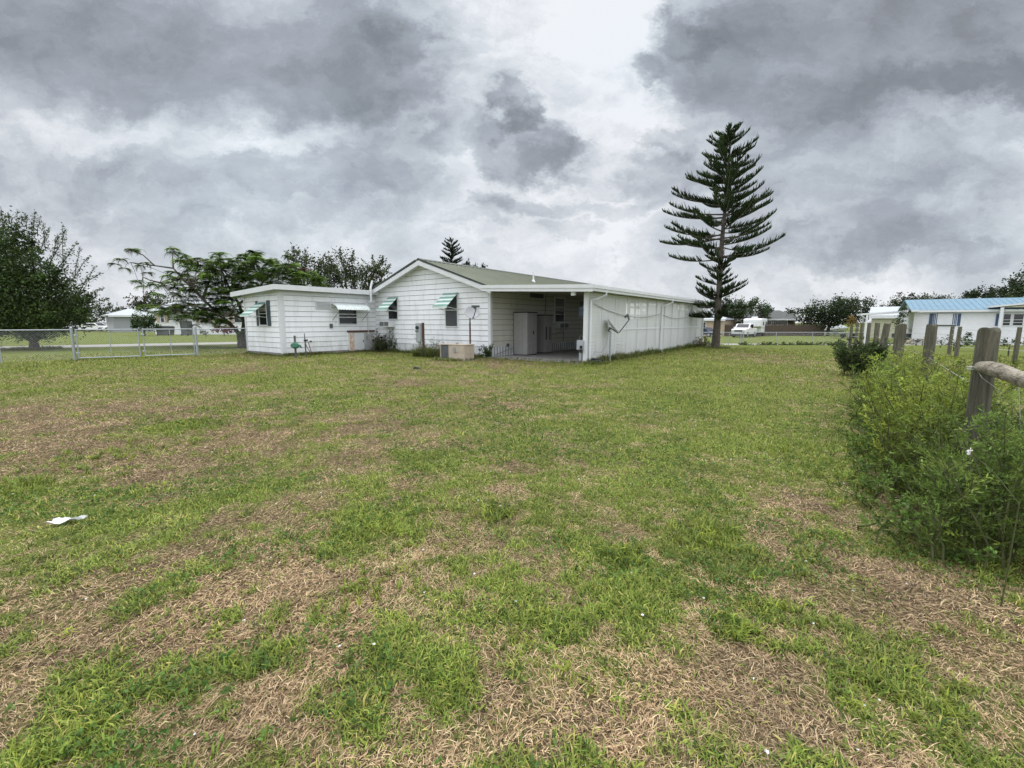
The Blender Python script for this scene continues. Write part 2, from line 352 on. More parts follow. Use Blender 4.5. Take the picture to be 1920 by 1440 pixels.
so=bpy.data.objects.new('sun',sl); C.objects.link(so)
az,el=R(12),R(58); dv=Vector((math.sin(az)*math.cos(el),math.cos(az)*math.cos(el),math.sin(el)))
so.rotation_euler=(-dv).to_track_quat('-Z','Y').to_euler()
cam=bpy.data.cameras.new('camera'); cam.sensor_width=36; cam.sensor_fit='HORIZONTAL'; cam.lens=36*F/1920; cam.clip_start=.05; cam.clip_end=4000
co=bpy.data.objects.new('camera',cam); C.objects.link(co); co.location=(0,0,CH); co.rotation_euler=(math.pi/2-TH,0,0)
sc=bpy.context.scene; sc.camera=co; sc.view_settings.view_transform='Standard'; sc.view_settings.look='None'; sc.view_settings.exposure=0; sc.view_settings.gamma=1

# ================================================================== ground
def ground():
    rr=np.concatenate([[0.02],np.geomspace(.4,400,300),[700,1500,3000]]); na=720; th=np.linspace(0,2*np.pi,na,endpoint=False)
    X=(rr[:,None]*np.cos(th)[None]); Y=(rr[:,None]*np.sin(th)[None]); Z=gz(X,Y)-.004
    nr=len(rr); me=bpy.data.meshes.new('ground')
    V=np.stack([X,Y,Z],-1).astype(np.float32)
    me.vertices.add(nr*na); me.vertices.foreach_set('co',V.ravel())
    i=np.arange(nr-1)[:,None]*na; j=np.arange(na)[None]; j2=(j+1)%na
    q=np.stack([i+j,i+na+j,i+na+j2,i+j2],-1).reshape(-1,4).astype(np.int32)
    me.loops.add(q.size); me.loops.foreach_set('vertex_index',q.ravel()); me.polygons.add(len(q)); me.polygons.foreach_set('loop_start',np.arange(0,q.size,4,dtype=np.int32))
    me.update(calc_edges=True)
    g=np.clip(green(X,Y),0,1).astype(np.float32)
    a=me.attributes.new('cover','FLOAT','POINT'); a.data.foreach_set('value',g.ravel())
    m,nt,b=newmat('lawn_soil'); N=nt.nodes; L=nt.links
    tc=N.new('ShaderNodeTexCoord')
    def noise(s,d=6,r=.65,sc=(1,1,1)):
        mp=N.new('ShaderNodeMapping'); mp.inputs['Scale'].default_value=sc; L.new(tc.outputs['Object'],mp.inputs[0])
        n=N.new('ShaderNodeTexNoise'); n.inputs['Scale'].default_value=s; n.inputs['Detail'].default_value=d; n.inputs['Roughness'].default_value=r; L.new(mp.outputs[0],n.inputs['Vector']); return n.outputs['Fac']
    nf=noise(45,5,.7); nm=noise(5,7,.7); nl=noise(.35,4)
    def ramp(f,cols):
        r=N.new('ShaderNodeValToRGB'); E=r.color_ramp.elements
        E[0].position=cols[0][0]; E[0].color=(*cols[0][1],1); E[1].position=cols[-1][0]; E[1].color=(*cols[-1][1],1)
        for p,c in cols[1:-1]: e=E.new(p); e.color=(*c,1)
        L.new(f,r.inputs[0]); return r.outputs[0]
    br=ramp(nf,[(.36,(.028,.02,.012)),(.52,(.11,.08,.048)),(.72,(.40,.31,.18))])
    gr=ramp(nf,[(.32,(.028,.042,.010)),(.5,(.105,.135,.028)),(.7,(.24,.25,.07))])
    at_=N.new('ShaderNodeAttribute'); at_.attribute_name='cover'
    s=N.new('ShaderNodeMath'); s.operation='MULTIPLY_ADD'; L.new(nm,s.inputs[0]); s.inputs[1].default_value=1.5; L.new(at_.outputs['Fac'],s.inputs[2])
    mr=N.new('ShaderNodeMapRange'); L.new(s.outputs[0],mr.inputs[0]); mr.inputs[1].default_value=.95; mr.inputs[2].default_value=1.5
    mx=N.new('ShaderNodeMix'); mx.data_type='RGBA'; L.new(mr.outputs[0],mx.inputs[0]); L.new(br,mx.inputs[6]); L.new(gr,mx.inputs[7])
    L.new(mx.outputs[2],b.inputs['Base Color']); b.inputs['Roughness'].default_value=.95; b.inputs['Specular IOR Level'].default_value=.1
    bp=N.new('ShaderNodeBump'); bp.inputs['Strength'].default_value=.7; bp.inputs['Distance'].default_value=.03; L.new(nf,bp.inputs['Height']); L.new(bp.outputs[0],b.inputs['Normal'])
    me.materials.append(m); me.polygons.foreach_set('use_smooth',[True]*len(q))
    tag(link('ground',me,None),'patchy green and brown lawn covering the whole lot','lawn',kind='structure')
ground()
# house frame: i along the length (away), j to the left along the front
A=Vector((.6,.8,0)); B=Vector((-.8,.6,0)); O=Vector((2.75,16.6,0))
def H(i,j,z=0): return O+A*i+B*j+Vector((0,0,z))
def blocked(x,y):
    dx=x-O.x; dy=y-O.y; i=dx*A.x+dy*A.y; j=dx*B.x+dy*B.y
    r=((i>0)&(i<16.5)&(j>-.05)&(j<12.5))|((i>-5)&(i<5)&(j>12.4)&(j<16))
    return r
def onroad(x,y):
    def near(p,q,w):
        dx,dy=q[0]-p[0],q[1]-p[1]; l=math.hypot(dx,dy); t=((x-p[0])*dx+(y-p[1])*dy)/l; d=np.abs(-(x-p[0])*dy+(y-p[1])*dx)/l
        return (t>-2)&(t<l+2)&(d<w)
    return near(*ROADS[0],2.2)|near(*ROADS[1],2.0)
ROADS=[((-70,2.6),(-1.5,45.3)),((-1.5,45.3),(75,38.5))]
def field():
    n=900000
    # radial pdf: density falls away from the viewer
    r=np.geomspace(.7,30,400); D=19500*np.minimum(1,(2.5/r)**1.8)
    pdf=D*r; cdf=np.cumsum((pdf[1:]+pdf[:-1])/2*np.diff(r)); tot=cdf[-1]*2.3; n=int(tot); cdf=np.concatenate([[0],cdf])/cdf[-1]
    rad=np.interp(RNG.random(n),cdf,r); th=np.pi/2+(RNG.random(n)-.5)*2.3
    x=rad*np.cos(th); y=rad*np.sin(th)
    ok=~blocked(x,y)&~onroad(x,y); x,y,rad=x[ok],y[ok],rad[ok]; n=len(x)
    g=green(x,y); tuft=fbm(x*9,y*9,31,2); fine=fbm(x*3.6,y*3.6,33,3); g2=g+(tuft-.5)*1.6+(fine-.5)*1.3
    isg=RNG.random(n)<np.clip((g2-.26)/.70,.04,.86)
    P=np.stack([x,y,gz(x,y)-.004],1)
    sc_=np.maximum(1,rad/4.5)**.62
    lushness=np.clip(g2,0,1.3)
    # dry blades: lying, tangled
    i=np.where(~isg)[0]; k=len(i)
    whorl=fbm(x[i]*1.6,y[i]*1.6,41,2)*12
    az=whorl+RNG.normal(0,1.3,k); ln=(.014+.042*RNG.random(k)**1.6)*sc_[i]; wd=RNG.uniform(.0013,.0036,k)*sc_[i]
    e0=RNG.uniform(.0,.75,k); e1=RNG.uniform(-.35,.45,k)
    base=np.array([[.47,.355,.21],[.60,.48,.30],[.26,.175,.10],[.11,.075,.045],[.34,.255,.16]])[RNG.choice(5,k,p=[.34,.22,.22,.12,.10])]
    t=fbm(x[i]*2.3,y[i]*2.3,61,3); col=base*(RNG.uniform(.72,1.28,k)*(.62+.92*t))[:,None]*np.array([1.0,.97,.95])*(1-.18*np.clip((rad[i]-5)/10,0,1))[:,None]
    thin=(fbm(x[i]*2.7,y[i]*2.7,91,3)>.55)&(RNG.random(k)<.35)&(rad[i]<7); kp=~thin; i=i[kp]; az=az[kp];ln=ln[kp];wd=wd[kp];e0=e0[kp];e1=e1[kp];col=col[kp]
    VD=blades(P[i],az,ln,wd,e0,e1,col)
    tag(quadmesh('dry_grass',VD,6,BF,col,M['grass']),'tangled dry straw coloured grass in the bare patches','grass',kind='stuff')
    # green blades
    i=np.where(isg)[0]; k=len(i)
    broad=RNG.random(k)<.30+.25*(fbm(x[i]*1.1,y[i]*1.1,51,2)>.55)
    az=RNG.uniform(0,2*np.pi,k); lu=np.clip(lushness[i],.25,1.25)
    ln=RNG.uniform(.020,.058,k)*(.50+.62*lu)*sc_[i]**.7; wd=np.where(broad,RNG.uniform(.0045,.0085,k),RNG.uniform(.002,.0045,k))*sc_[i]
    ln=np.where(broad&(RNG.random(k)<.55),ln*.55,ln)
    e0=RNG.uniform(.45,1.35,k); e1=RNG.uniform(-.5,1.0,k)
    base=np.array([[.175,.25,.045],[.13,.205,.036],[.25,.315,.065],[.045,.085,.02],[.38,.36,.12]])[RNG.choice(5,k,p=[.32,.28,.2,.12,.08])]
    t=fbm(x[i]*1.9,y[i]*1.9,71,3); far=np.clip((rad[i]-5)/10,0,1)
    col=base*(RNG.uniform(.75,1.25,k)*(.62+.92*t))[:,None]*np.array([1.08,1.0,.95])*(1-.20*far[:,None]*np.array([.65,.8,1.2]))
    VG=blades(P[i],az,ln,wd,e0,e1,col)
    tag(quadmesh('green_grass',VG,6,BF,col,M['grass']),'short green lawn grass growing in uneven patches','grass',kind='stuff')
    # clover and broadleaf weeds: flat little rosettes
    nn=26000; rad=.9+RNG.random(nn)**.8*9; th=np.pi/2+(RNG.random(nn)-.5)*2.2; x=rad*np.cos(th); y=rad*np.sin(th)
    keep=(fbm(x*1.2,y*1.2,81,3)>.50)&(green(x,y)>.32); x,y=x[keep],y[keep]; nn=len(x); q=5
    X=np.repeat(x,q)+RNG.normal(0,.008,nn*q); Y=np.repeat(y,q)+RNG.normal(0,.008,nn*q); Zh=np.repeat(RNG.uniform(.008,.035,nn),q)
    P=np.stack([X,Y,gz(X,Y)+Zh],1); az=RNG.uniform(0,6.28,nn*q)
    up=np.stack([np.cos(az),np.sin(az),np.full(nn*q,.5)],1)*1.3
    cl=np.repeat(tints(nn,(.075,.15,.035),.25,.3),q,0)
    tag(quadmesh('clover_weeds',leaves(P,RNG.uniform(.012,.026,nn*q),.6,cl,up),4,LF,cl,M['grass']),'small leafy weeds and clover among the lawn grass','weeds',kind='stuff')
    # tiny white blossoms
    nn=420; rad=1.3+RNG.random(nn)**.7*12; th=np.pi/2+(RNG.random(nn)**.75-.62)*2.0*-1; x=rad*np.cos(th); y=rad*np.sin(th); q=5
    ok=~blocked(x,y); x,y=x[ok],y[ok]; nn=len(x)
    X=np.repeat(x,q); Y=np.repeat(y,q); az=np.tile(np.arange(q)*1.257,nn)+RNG.normal(0,.2,nn*q)
    P=np.stack([X,Y,gz(X,Y)+np.repeat(RNG.uniform(.03,.05,nn),q)],1)
    up=np.stack([np.cos(az),np.sin(az),np.full(nn*q,.6)],1)*3
    cl=np.full((nn*q,3),.8); tag(quadmesh('white_blossoms',leaves(P,np.repeat(RNG.uniform(.005,.011,nn),q),.8,cl,up),4,LF,cl,M['grass']),'tiny white blossoms dotted through the lawn','flowers',kind='stuff')
def tufts():
    P_=[];cs=[];hh=[]
    spots=[(1330,1005,.26,46,.11),(700,1000,.40,70,.07),(1030,1180,.24,60,.05),(1480,1150,.16,20,.06),(830,1290,.14,26,.05),(480,1235,.12,18,.05),(100,1400,.22,36,.05),(30,915,.5,90,.09),(340,800,.8,110,.08),(240,850,.6,60,.07),(1600,1290,.2,20,.05),(1740,1300,.2,20,.05),(1170,1045,.12,30,.09),(930,970,.2,30,.09),(1600,905,.3,40,.10),(1500,850,.5,60,.08),(700,1110,.2,30,.06),(1390,1180,.1,24,.07)]
    for (px,py,r,n,h) in spots: 
        g=gnd(px,py)
        for _ in range(n): spots_=(g.x+random.gauss(0,.5)*r,g.y+random.gauss(0,.5)*r); P_.append(spots_); hh.append(h)
    for _ in range(420):
        r=1.4+random.random()**.8*9; th=math.pi/2+random.uniform(-1.05,1.05); P_.append((r*math.cos(th),r*math.sin(th))); hh.append(random.uniform(.035,.07))
    k=9; P=np.repeat(np.array(P_),k,0)+RNG.normal(0,.010,(len(P_)*k,2)); n=len(P); H_=np.repeat(np.array(hh),k)*RNG.uniform(.5,1.25,n)
    V=blades(np.stack([P[:,0],P[:,1],gz(P[:,0],P[:,1])-.004],1),RNG.uniform(0,6.28,n),H_*1.15,RNG.uniform(.004,.008,n),RNG.uniform(.7,1.4,n),RNG.uniform(-.6,.9,n),np.zeros((n,3)))
    col=np.repeat(tints(len(P_),(.13,.20,.035),.3,.45),k,0)*RNG.uniform(.75,1.25,(n,1))
    tag(quadmesh('coarse_tufts',V,6,BF,col,M['grass']),'coarser brighter grass tufts standing out of the mown lawn','grass',kind='stuff')
field(); tufts()
def roads():
    for k,(p,q) in enumerate(ROADS):
        p=Vector((*p,0)); q=Vector((*q,0)); d=(q-p).normalized(); n=Vector((-d.y,d.x,0)); w=2.1 if k==0 else 1.85
        mb=MB(); e=(p,q)
        if k==0: q=q+d*2
        else: p=p-d*1.2
        nseg=160; vs=[]
        for s in range(nseg+1):
            c=p.lerp(q,s/nseg); z=(.006+k*.004) if k==0 else .045+float(dip(c.x,c.y)); a1=w+random.uniform(-.08,.08); a2=w+random.uniform(-.08,.08)
            vs+= [c+n*a1+Vector((0,0,z)), c-n*a2+Vector((0,0,z))]
        mb.add(vs,[(2*s,2*s+1,2*s+3,2*s+2) for s in range(nseg)])
        tag(mb.build('road',M['road']),'pale street beyond the chain link gate' if k==0 else 'pale street beyond the wire fence on the pine side','road',kind='structure')
roads()
exec_parts=[]
# ================================================================== the mobile home
GA=PF(H(0,4.6),B,-A); AS=PF(H(-5,12.5),A,-B); AL=PF(H(-5,12.5),B,-A); CS=PF(H(0,4.6),A,-B); LT=PF(H(0,0),A,-B); CF=PF(H(0,0),B,-A)
def siding(mb,pf,rng,z0,z1,step=.235,lip=.024):
    z=z0
    while z<z1-.02:
        hi=min(z+step,z1); a0,a1=rng(z); b0,b1=rng(hi); P=pf.P
        mb.add([P(a0,z,lip),P(a1,z,lip),P(b1,hi,.002),P(b0,hi,.002)],[(0,1,2,3)],0)
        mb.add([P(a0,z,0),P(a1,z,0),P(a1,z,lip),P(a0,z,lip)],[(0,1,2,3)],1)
        if z>z0+.01: mb.add([P(a0,z-.016,.007),P(a1,z-.016,.007),P(a1,z,.007),P(a0,z,.007)],[(0,1,2,3)],1)  # dark strip paints the shadow line below each lap
        z=hi
def window(par,pf,t0,t1,z0,z1,fr=.05,rails=(.5,),pane='glass',curt=0,fm='trim',depth=.05,vert=0):
    mb=MB()
    pf.box(mb,t0-fr,t1+fr,z1,z1+fr,.0,depth); pf.box(mb,t0-fr,t1+fr,z0-fr,z0,.0,depth+.02)
    pf.box(mb,t0-fr,t0,z0,z1,.0,depth); pf.box(mb,t1,t1+fr,z0,z1,.0,depth)
    for r in rails: zz=z0+(z1-z0)*r; pf.box(mb,t0,t1,zz-.018,zz+.018,.012,depth-.008)
    for k in range(vert): tt=t0+(t1-t0)*(k+1)/(vert+1); pf.box(mb,tt-.015,tt+.015,z0,z1,.013,depth-.012)
    w=mb.build('window',M[fm],par)
    mb=MB(); pf.box(mb,t0,t1,z0,z1,.004,.030); mb.build('pane',M[pane],w)
    if curt:
        mb=MB(); pf.box(mb,t0+.02,t1-.02,z0+(z1-z0)*(1-curt),z1-.02,.031,.034); mb.build('blind',M['curtain'],w)
    return w
def striped_awning(par,pf,t0,t1,ztop,out=.62,drop=.5,n=7):
    mb=MB()
    for k in range(n):
        o0=.03+out*k/n; o1=.03+out*(k+1.12)/n; za=ztop-drop*k/n; zb=ztop-drop*(k+1)/n
        P=pf.P; h=.014
        mb.hexa([P(t0,za-h,o0),P(t1,za-h,o0),P(t1,zb-h,o1),P(t0,zb-h,o1),P(t0,za,o0),P(t1,za,o0),P(t1,zb,o1),P(t0,zb,o1)],k%2)
    pf.box(mb,t0,t1,ztop-drop-.09,ztop-drop-.01,.03+out*1.01,.045+out*1.01,1)
    a=mb.build('awning',[M['awngreen'],M['awnwhite']],par)
    mb=MB()
    for t in (t0+.03,t1-.03): mb.tube([pf.P(t,ztop-drop-.12,.04),pf.P(t,ztop-drop-.03,.03+out)],.011,5)
    mb.build('bracket',M['awnwhite'],a)
    return a
def ac_unit(par,pf,t0,t1,z0,z1,o0=.02,o1=.42):
    mb=MB(); pf.box(mb,t0,t1,z0,z1,o0,o1)
    a=mb.build('air_conditioner',M['trim'],par,bevel=.015)
    mb=MB(); m=(t0+t1)/2
    for s,(c0,c1) in enumerate(((t0+.04,m-.02),(m+.02,t1-.04))):
        pf.box(mb,c0,c1,z0+.05,z1-.05,o1+.001,o1+.006)
    mb.build('grille',M['coil'],a)
    mb=MB(); k=z0+.06
    while k<z1-.05: pf.box(mb,t0+.03,t1-.03,k,k+.008,o1+.007,o1+.012); k+=.05
    mb.build('louver',M['trim'],a)
    return a
def home():
    t=thing('mobile_home','long white sided mobile home with green metal gable roof and two green striped awnings','house',tuple(H(8,8.5)))
    WJ=7.9; EZ=3.0; PK=4.33; L=17.0
    # gable end wall
    def rg(z):
        if z<=EZ: return (0,WJ)
        f=(z-EZ)/(PK-.07-EZ); return (WJ/2*f, WJ-WJ/2*f)
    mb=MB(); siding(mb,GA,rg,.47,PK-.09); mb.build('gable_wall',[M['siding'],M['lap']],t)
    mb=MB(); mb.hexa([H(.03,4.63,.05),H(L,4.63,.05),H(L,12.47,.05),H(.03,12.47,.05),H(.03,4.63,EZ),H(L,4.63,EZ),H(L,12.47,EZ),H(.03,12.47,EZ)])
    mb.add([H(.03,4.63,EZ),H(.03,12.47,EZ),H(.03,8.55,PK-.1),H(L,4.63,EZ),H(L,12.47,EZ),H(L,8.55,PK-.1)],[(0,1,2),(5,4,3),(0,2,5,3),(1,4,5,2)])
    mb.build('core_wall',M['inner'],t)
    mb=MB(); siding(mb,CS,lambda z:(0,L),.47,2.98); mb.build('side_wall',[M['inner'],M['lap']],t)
    mb=MB(); GA.box(mb,-.05,.09,.45,EZ+.02,.0,.045); mb.build('corner_trim',M['trim'],t)
    mb=MB(); CS.box(mb,.001,.09,.45,EZ,.026,.05); mb.build('corner_trim',M['trim'],t)
    # skirting with vertical seams
    mb=MB(); GA.box(mb,-.03,WJ,.0,.46,-.02,.0)
    k=.0
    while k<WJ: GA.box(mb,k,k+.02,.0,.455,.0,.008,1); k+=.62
    k=.05
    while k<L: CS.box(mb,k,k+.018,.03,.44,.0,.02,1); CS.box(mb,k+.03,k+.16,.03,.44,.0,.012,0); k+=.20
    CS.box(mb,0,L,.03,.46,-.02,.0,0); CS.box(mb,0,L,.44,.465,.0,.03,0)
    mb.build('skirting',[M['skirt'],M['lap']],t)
    # roof
    def slope(jA,zA,jB,zB,i0=-.42,i1=L+.4,th=.05):
        mb=MB(); mb.hexa([H(i0,jA,zA-th),H(i1,jA,zA-th),H(i1,jB,zB-th),H(i0,jB,zB-th),H(i0,jA,zA),H(i1,jA,zA),H(i1,jB,zB),H(i0,jB,zB)])
        i=i0+.05
        while i<i1-.05:
            mb.hexa([H(i,jA,zA+.001),H(i+.045,jA,zA+.001),H(i+.045,jB,zB+.001),H(i,jB,zB+.001),H(i+.012,jA,zA+.028),H(i+.034,jA,zA+.028),H(i+.034,jB,zB+.028),H(i+.012,jB,zB+.028)]); i+=.30
        return mb
    JM=8.55; sl_=(PK-EZ)/3.95
    r=slope(4.22,EZ-.36*sl_+.09,JM-.0,PK+.09).build('roof',M['roofgreen'],t)
    slope(12.9,EZ-.36*sl_+.09,JM+.001,PK+.09).build('roof',M['roofgreen'],t)
    mb=MB(); mb.hexa([H(-.45,JM-.18,PK+.06),H(L+.43,JM-.18,PK+.06),H(L+.43,JM+.18,PK+.06),H(-.45,JM+.18,PK+.06),H(-.45,JM-.02,PK+.14),H(L+.43,JM-.02,PK+.14),H(L+.43,JM+.02,PK+.14),H(-.45,JM+.02,PK+.14)])
    mb.build('ridge_cap',M['darkgreen'],t)
    for s in (-1,1):   # rake boards and trims
        je=JM+s*4.33; ze=EZ-.36*sl_+.03; mb=MB()
        mb.hexa([H(-.45,je,ze-.21),H(-.40,je,ze-.21),H(-.40,JM+s*.001,PK-.18),H(-.45,JM+s*.001,PK-.18),H(-.45,je,ze),H(-.40,je,ze),H(-.40,JM+s*.001,PK+.03),H(-.45,JM+s*.001,PK+.03)])
        mb.hexa([H(-.399,je,ze-.10),H(-.0,je,ze-.10),H(-.0,JM+s*.002,PK-.07),H(-.399,JM+s*.002,PK-.07),H(-.399,je,ze-.08),H(-.0,je,ze-.08),H(-.0,JM+s*.002,PK-.05),H(-.399,JM+s*.002,PK-.05)])
        mb.build('rake_board',M['trim'],t)
        mb=MB(); mb.hexa([H(-.475,je,ze+.002),H(-.39,je,ze+.002),H(-.39,JM+s*.19,PK+.0),H(-.475,JM+s*.19,PK+.0),H(-.475,je,ze+.08),H(-.425,je,ze+.08),H(-.425,JM+s*.19,PK+.08),H(-.475,JM+s*.19,PK+.08)])
        mb.build('roof_edge_trim',M['darkgreen'],t)
    mb=MB(); p=GA.P(WJ-.0,EZ-.12,.0)
    # plumbing vents on roof
    for (px,py) in ((977,526),):
        i=6.2; j=6.6; z=PK+.09-(JM-j)*sl_; q=H(i,j,z)
        mb=MB(); mb.tube([q-Vector((0,0,.05)),q+Vector((0,0,.12))],[.14,.05],8); mb.tube([q,q+Vector((0,0,.55))],.045,8); mb.build('vent_pipe',M['trim'],t)
    # gable windows
    t0,t1,z0,z1=GA.rect(729.5,746,559,598); window(t,GA,t0,t1,z0,z1,.04,(.40,),curt=0)
    striped_awning(t,GA,t0-.08,t1+.02,z1+.05,.72,.62)
    t0,t1,z0,z1=GA.rect(836.5,858,551,611.5); window(t,GA,t0,t1,z0,z1,.045,(.50,),pane='screen')
    striped_awning(t,GA,t0-.08,t1+.10,z1+.05,.72,.62)
    t0,t1,z0,z1=GA.rect(723,741,602,613); ac_unit(t,GA,t0,t1,z0,z1,.02,.40)
    # carport side wall fittings
    t0,t1,z0,z1=CS.rect(1040,1056.5,560,603); window(t,CS,t0,t1,z0,z1,.07,(.62,.32),curt=.55)
    t0,t1,z0,z1=CS.rect(1040.5,1057.5,604.5,616); ac_unit(t,CS,t0,t1,z0,z1,.02,.30)
    t0,t1,z0,z1=CS.rect(1085,1102,566,595); window(t,CS,t0,t1,z0,z1,.06,(.45,),curt=.25)
    t0,t1,z0,z1=CS.rect(993,1017.5,548.5,558.5)
    mb=MB(); CS.box(mb,t0,t1,z0,z1,.01,.06); v=mb.build('louver_vent',M['darkgrey'],t)
    mb=MB(); k=z0+.02
    while k<z1-.02: CS.box(mb,t0+.04,t1-.04,k,k+.015,.061,.075); k+=.05
    mb.build('slat',M['rustpost'],v)
    # cables and pipes on the side wall
    mb=MB(); a=CS.hit(1022,552); b=CS.hit(1022,590); mb.tube([CS.P(a[0],a[1],.06),CS.P(b[0]-.1,b[1],.06)],.014,5); mb.build('cable',M['darkgrey'],t)
    a=CS.hit(926,665); b=CS.hit(972,646); mb=MB(); mb.tube([CS.P(a[0],max(a[1],.05),.10),CS.P(b[0],b[1],.10)],.022,6); mb.build('drain_pipe',M['plastic'],t)
    a=CS.hit(1027,630); b=CS.hit(1055,621); c=CS.hit(1055,640); mb=MB(); mb.tube([CS.P(a[0],a[1],.05),CS.P(b[0],b[1],.05),CS.P(c[0],c[1],.05)],.014,5); mb.build('cable',M['darkgrey'],t)
    a=CS.hit(963,641); mb=MB(); s=[]
    for k in range(9): th=k/8*math.pi; s.append(CS.P(a[0]+.22-.22*math.cos(th),a[1]-.12+.32*math.sin(th),.12))
    mb.tube(s,.025,6); mb.build('dryer_duct',M['metal'],t)
    for (px,py) in ((970.5,604),(970.5,616),(950.5,647)):
        a=CS.hit(px,py); mb=MB(); CS.box(mb,a[0]-.06,a[0]+.06,a[1]-.07,a[1]+.07,.026,.10); mb.build('outlet_box',M['darkgrey'],t)
home()
def annex():
    t=thing('annex','low flat roofed white annex jutting out left of the gable end','building',tuple(H(-2,14)))
    HT=2.86
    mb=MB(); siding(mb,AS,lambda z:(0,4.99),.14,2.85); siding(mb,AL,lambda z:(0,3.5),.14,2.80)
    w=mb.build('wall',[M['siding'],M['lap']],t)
    mb=MB(); mb.hexa([H(-4.98,12.52,.12),H(5,12.52,.12),H(5,15.98,.12),H(-4.98,15.98,.12),H(-4.98,12.52,2.86),H(5,12.52,2.86),H(5,15.98,2.74),H(-4.98,15.98,2.74)]); mb.build('core_wall',M['siding'],t)
    mb=MB(); AS.box(mb,-.05,5,.0,.13,-.04,.0); AL.box(mb,.0,3.5,.0,.13,-.04,.0); mb.build('footing',M['concrete'],t)
    mb=MB(); AS.box(mb,-.05,.14,.13,2.86,.0,.05); AL.box(mb,.0,.14,.13,2.86,.0,.05); mf=MB(); AL.box(mf,3.4,3.53,.13,2.74,.0,.05); mf.build('corner_trim',M['trim'],t); AS.box(mb,.14,5,2.72,2.87,.026,.05); mb.build('corner_trim',M['trim'],t)
    # sloping flat roof with deep fascia
    i0,i1,j0,j1=-5.38,5.3,12.12,16.5; za,zb=3.12,2.94; f=.20
    mb=MB(); mb.hexa([H(i0,j0,za-.06),H(i1,j0,za-.06),H(i1,j1,zb-.06),H(i0,j1,zb-.06),H(i0,j0,za),H(i1,j0,za),H(i1,j1,zb),H(i0,j1,zb)])
    mb.hexa([H(-4.98,12.5,2.82),H(5,12.5,2.82),H(5,16,2.70),H(-4.98,16,2.70),H(-4.98,12.5,za-.07),H(5,12.5,za-.07),H(5,16,zb-.05),H(-4.98,16,zb-.05)])
    mb.build('roof',M['trim'],t)
    mb=MB()
    mb.hexa([H(i0-.04,j0,za-f),H(i0-.001,j0,za-f),H(i0-.001,j1,zb-f),H(i0-.04,j1,zb-f),H(i0-.04,j0,za+.02),H(i0-.001,j0,za+.02),H(i0-.001,j1,zb+.02),H(i0-.04,j1,zb+.02)])
    mb.hexa([H(i0-.04,j0-.04,za-f),H(-.01+.0,j0-.04,za-f),H(-.01,j0-.001,za-f),H(i0-.04,j0-.001,za-f),H(i0-.04,j0-.04,za+.02),H(-.01,j0-.04,za+.02),H(-.01,j0-.001,za+.02),H(i0-.04,j0-.001,za+.02)])
    mb.build('fascia',M['trim'],t)
    mb=MB(); mb.hexa([H(i0,j0,za-f+.02),H(0,j0,za-f+.02),H(0,12.5,za-f+.02),H(i0,12.5,za-f+.02),H(i0,j0,za-f+.035),H(0,j0,za-f+.035),H(0,12.5,za-f+.035),H(i0,12.5,za-f+.035)]); mb.build('soffit',M['trim'],t)
    for i,j in ((-4.2,14.4),(-1.9,13.2)):
        mb=MB(); q=H(i,j,3.0); mb.tube([q,q+Vector((0,0,.2))],.05,8); mb.build('roof_vent',M['trim'],t)
    # windows
    t0,t1,z0,z1=AL.rect(487.5,501,567,609); 
    window(t,AL,t0,t1,z0,z1,.05,(.5,.72),curt=.40)
    for q0,q1 in ((t0-.36,t0-.07),(t1+.07,t1+.30)):
        mb=MB(); AL.box(mb,q0,q1,z0-.05,z1+.08,.026,.05); k=z0
        while k<z1: AL.box(mb,q0+.04,q1-.04,k,k+.02,.051,.06); k+=.06
        mb.build('shutter',M['shutter'],t)
    striped_awning(t,AL,t0-.02,t1+.22,z1-.02,.75,.55)
    t0,t1,z0,z1=AS.rect(635,667.5,578,607); window(t,AS,t0,t1,z0,z1,.04,(.42,.62))
    # clam shell awning over the long wall window
    a0,a1=AS.rect(626,687,568,583,.3)[:2]; zt=AS.hit(650,571)[1]; mb=MB(); n=12
    for k in range(n):
        u0=a0+(a1-a0)*k/n; u1=a0+(a1-a0)*(k+1)/n; rows=7; vs=[]
        for r in range(rows):
            th=r/(rows-1)*1.35; o=.04+.62*math.sin(th); z=zt-.36*(1-math.cos(th))*1.05
            vs+= [AS.P(u0,z,o),AS.P((u0+u1)/2,z+.02,o+.02),AS.P(u1,z,o)]
        fs=[]
        for r in range(rows-1):
            b=r*3; fs+= [(b,b+1,b+4,b+3),(b+1,b+2,b+5,b+4)]
        mb.add(vs,fs,0)
    aw=mb.build('awning',M['awnwhite'],t); md=aw.modifiers.new('thick','SOLIDIFY'); md.thickness=.012
    mb=MB()
    for u in (a0+.08,a1-.08): mb=MB(); mb.tube([AS.P(u-.02,zt-.78,.04),AS.P(u,zt-.34,.64)],.012,5); mb.build('awning_arm',M['darkgrey'],aw)
    t0,t1,z0,z1=AS.rect(592,618,565.5,579.5); mb=MB(); AS.box(mb,t0,t1,z0,z1,.01,.035); v=mb.build('wall_vent',M['grey'],t)
    mb=MB(); k=z0
    while k<z1: AS.box(mb,t0,t1,k,k+.03,.036,.06); k+=.062
    AS.box(mb,t0-.04,t0,z0,z1+.03,.01,.07); AS.box(mb,t1,t1+.04,z0,z1+.03,.01,.07); mb.build('louver',M['trim'],v)
    # mast pipe, boxes, hose bib
    u,_=AS.hit(689,580,.12); mb=MB(); mb.tube([AS.P(u,.9,.10),AS.P(u,2.6,.10)],.03,8); mb.tube([AS.P(u,2.55,.46),AS.P(u,3.25,.46),AS.P(u+.12,3.62,.46)],.055,8); mb.tube([AS.P(u,2.55,.46),AS.P(u,2.5,.10)],.03,8); mb.build('service_mast',M['trim'],t)
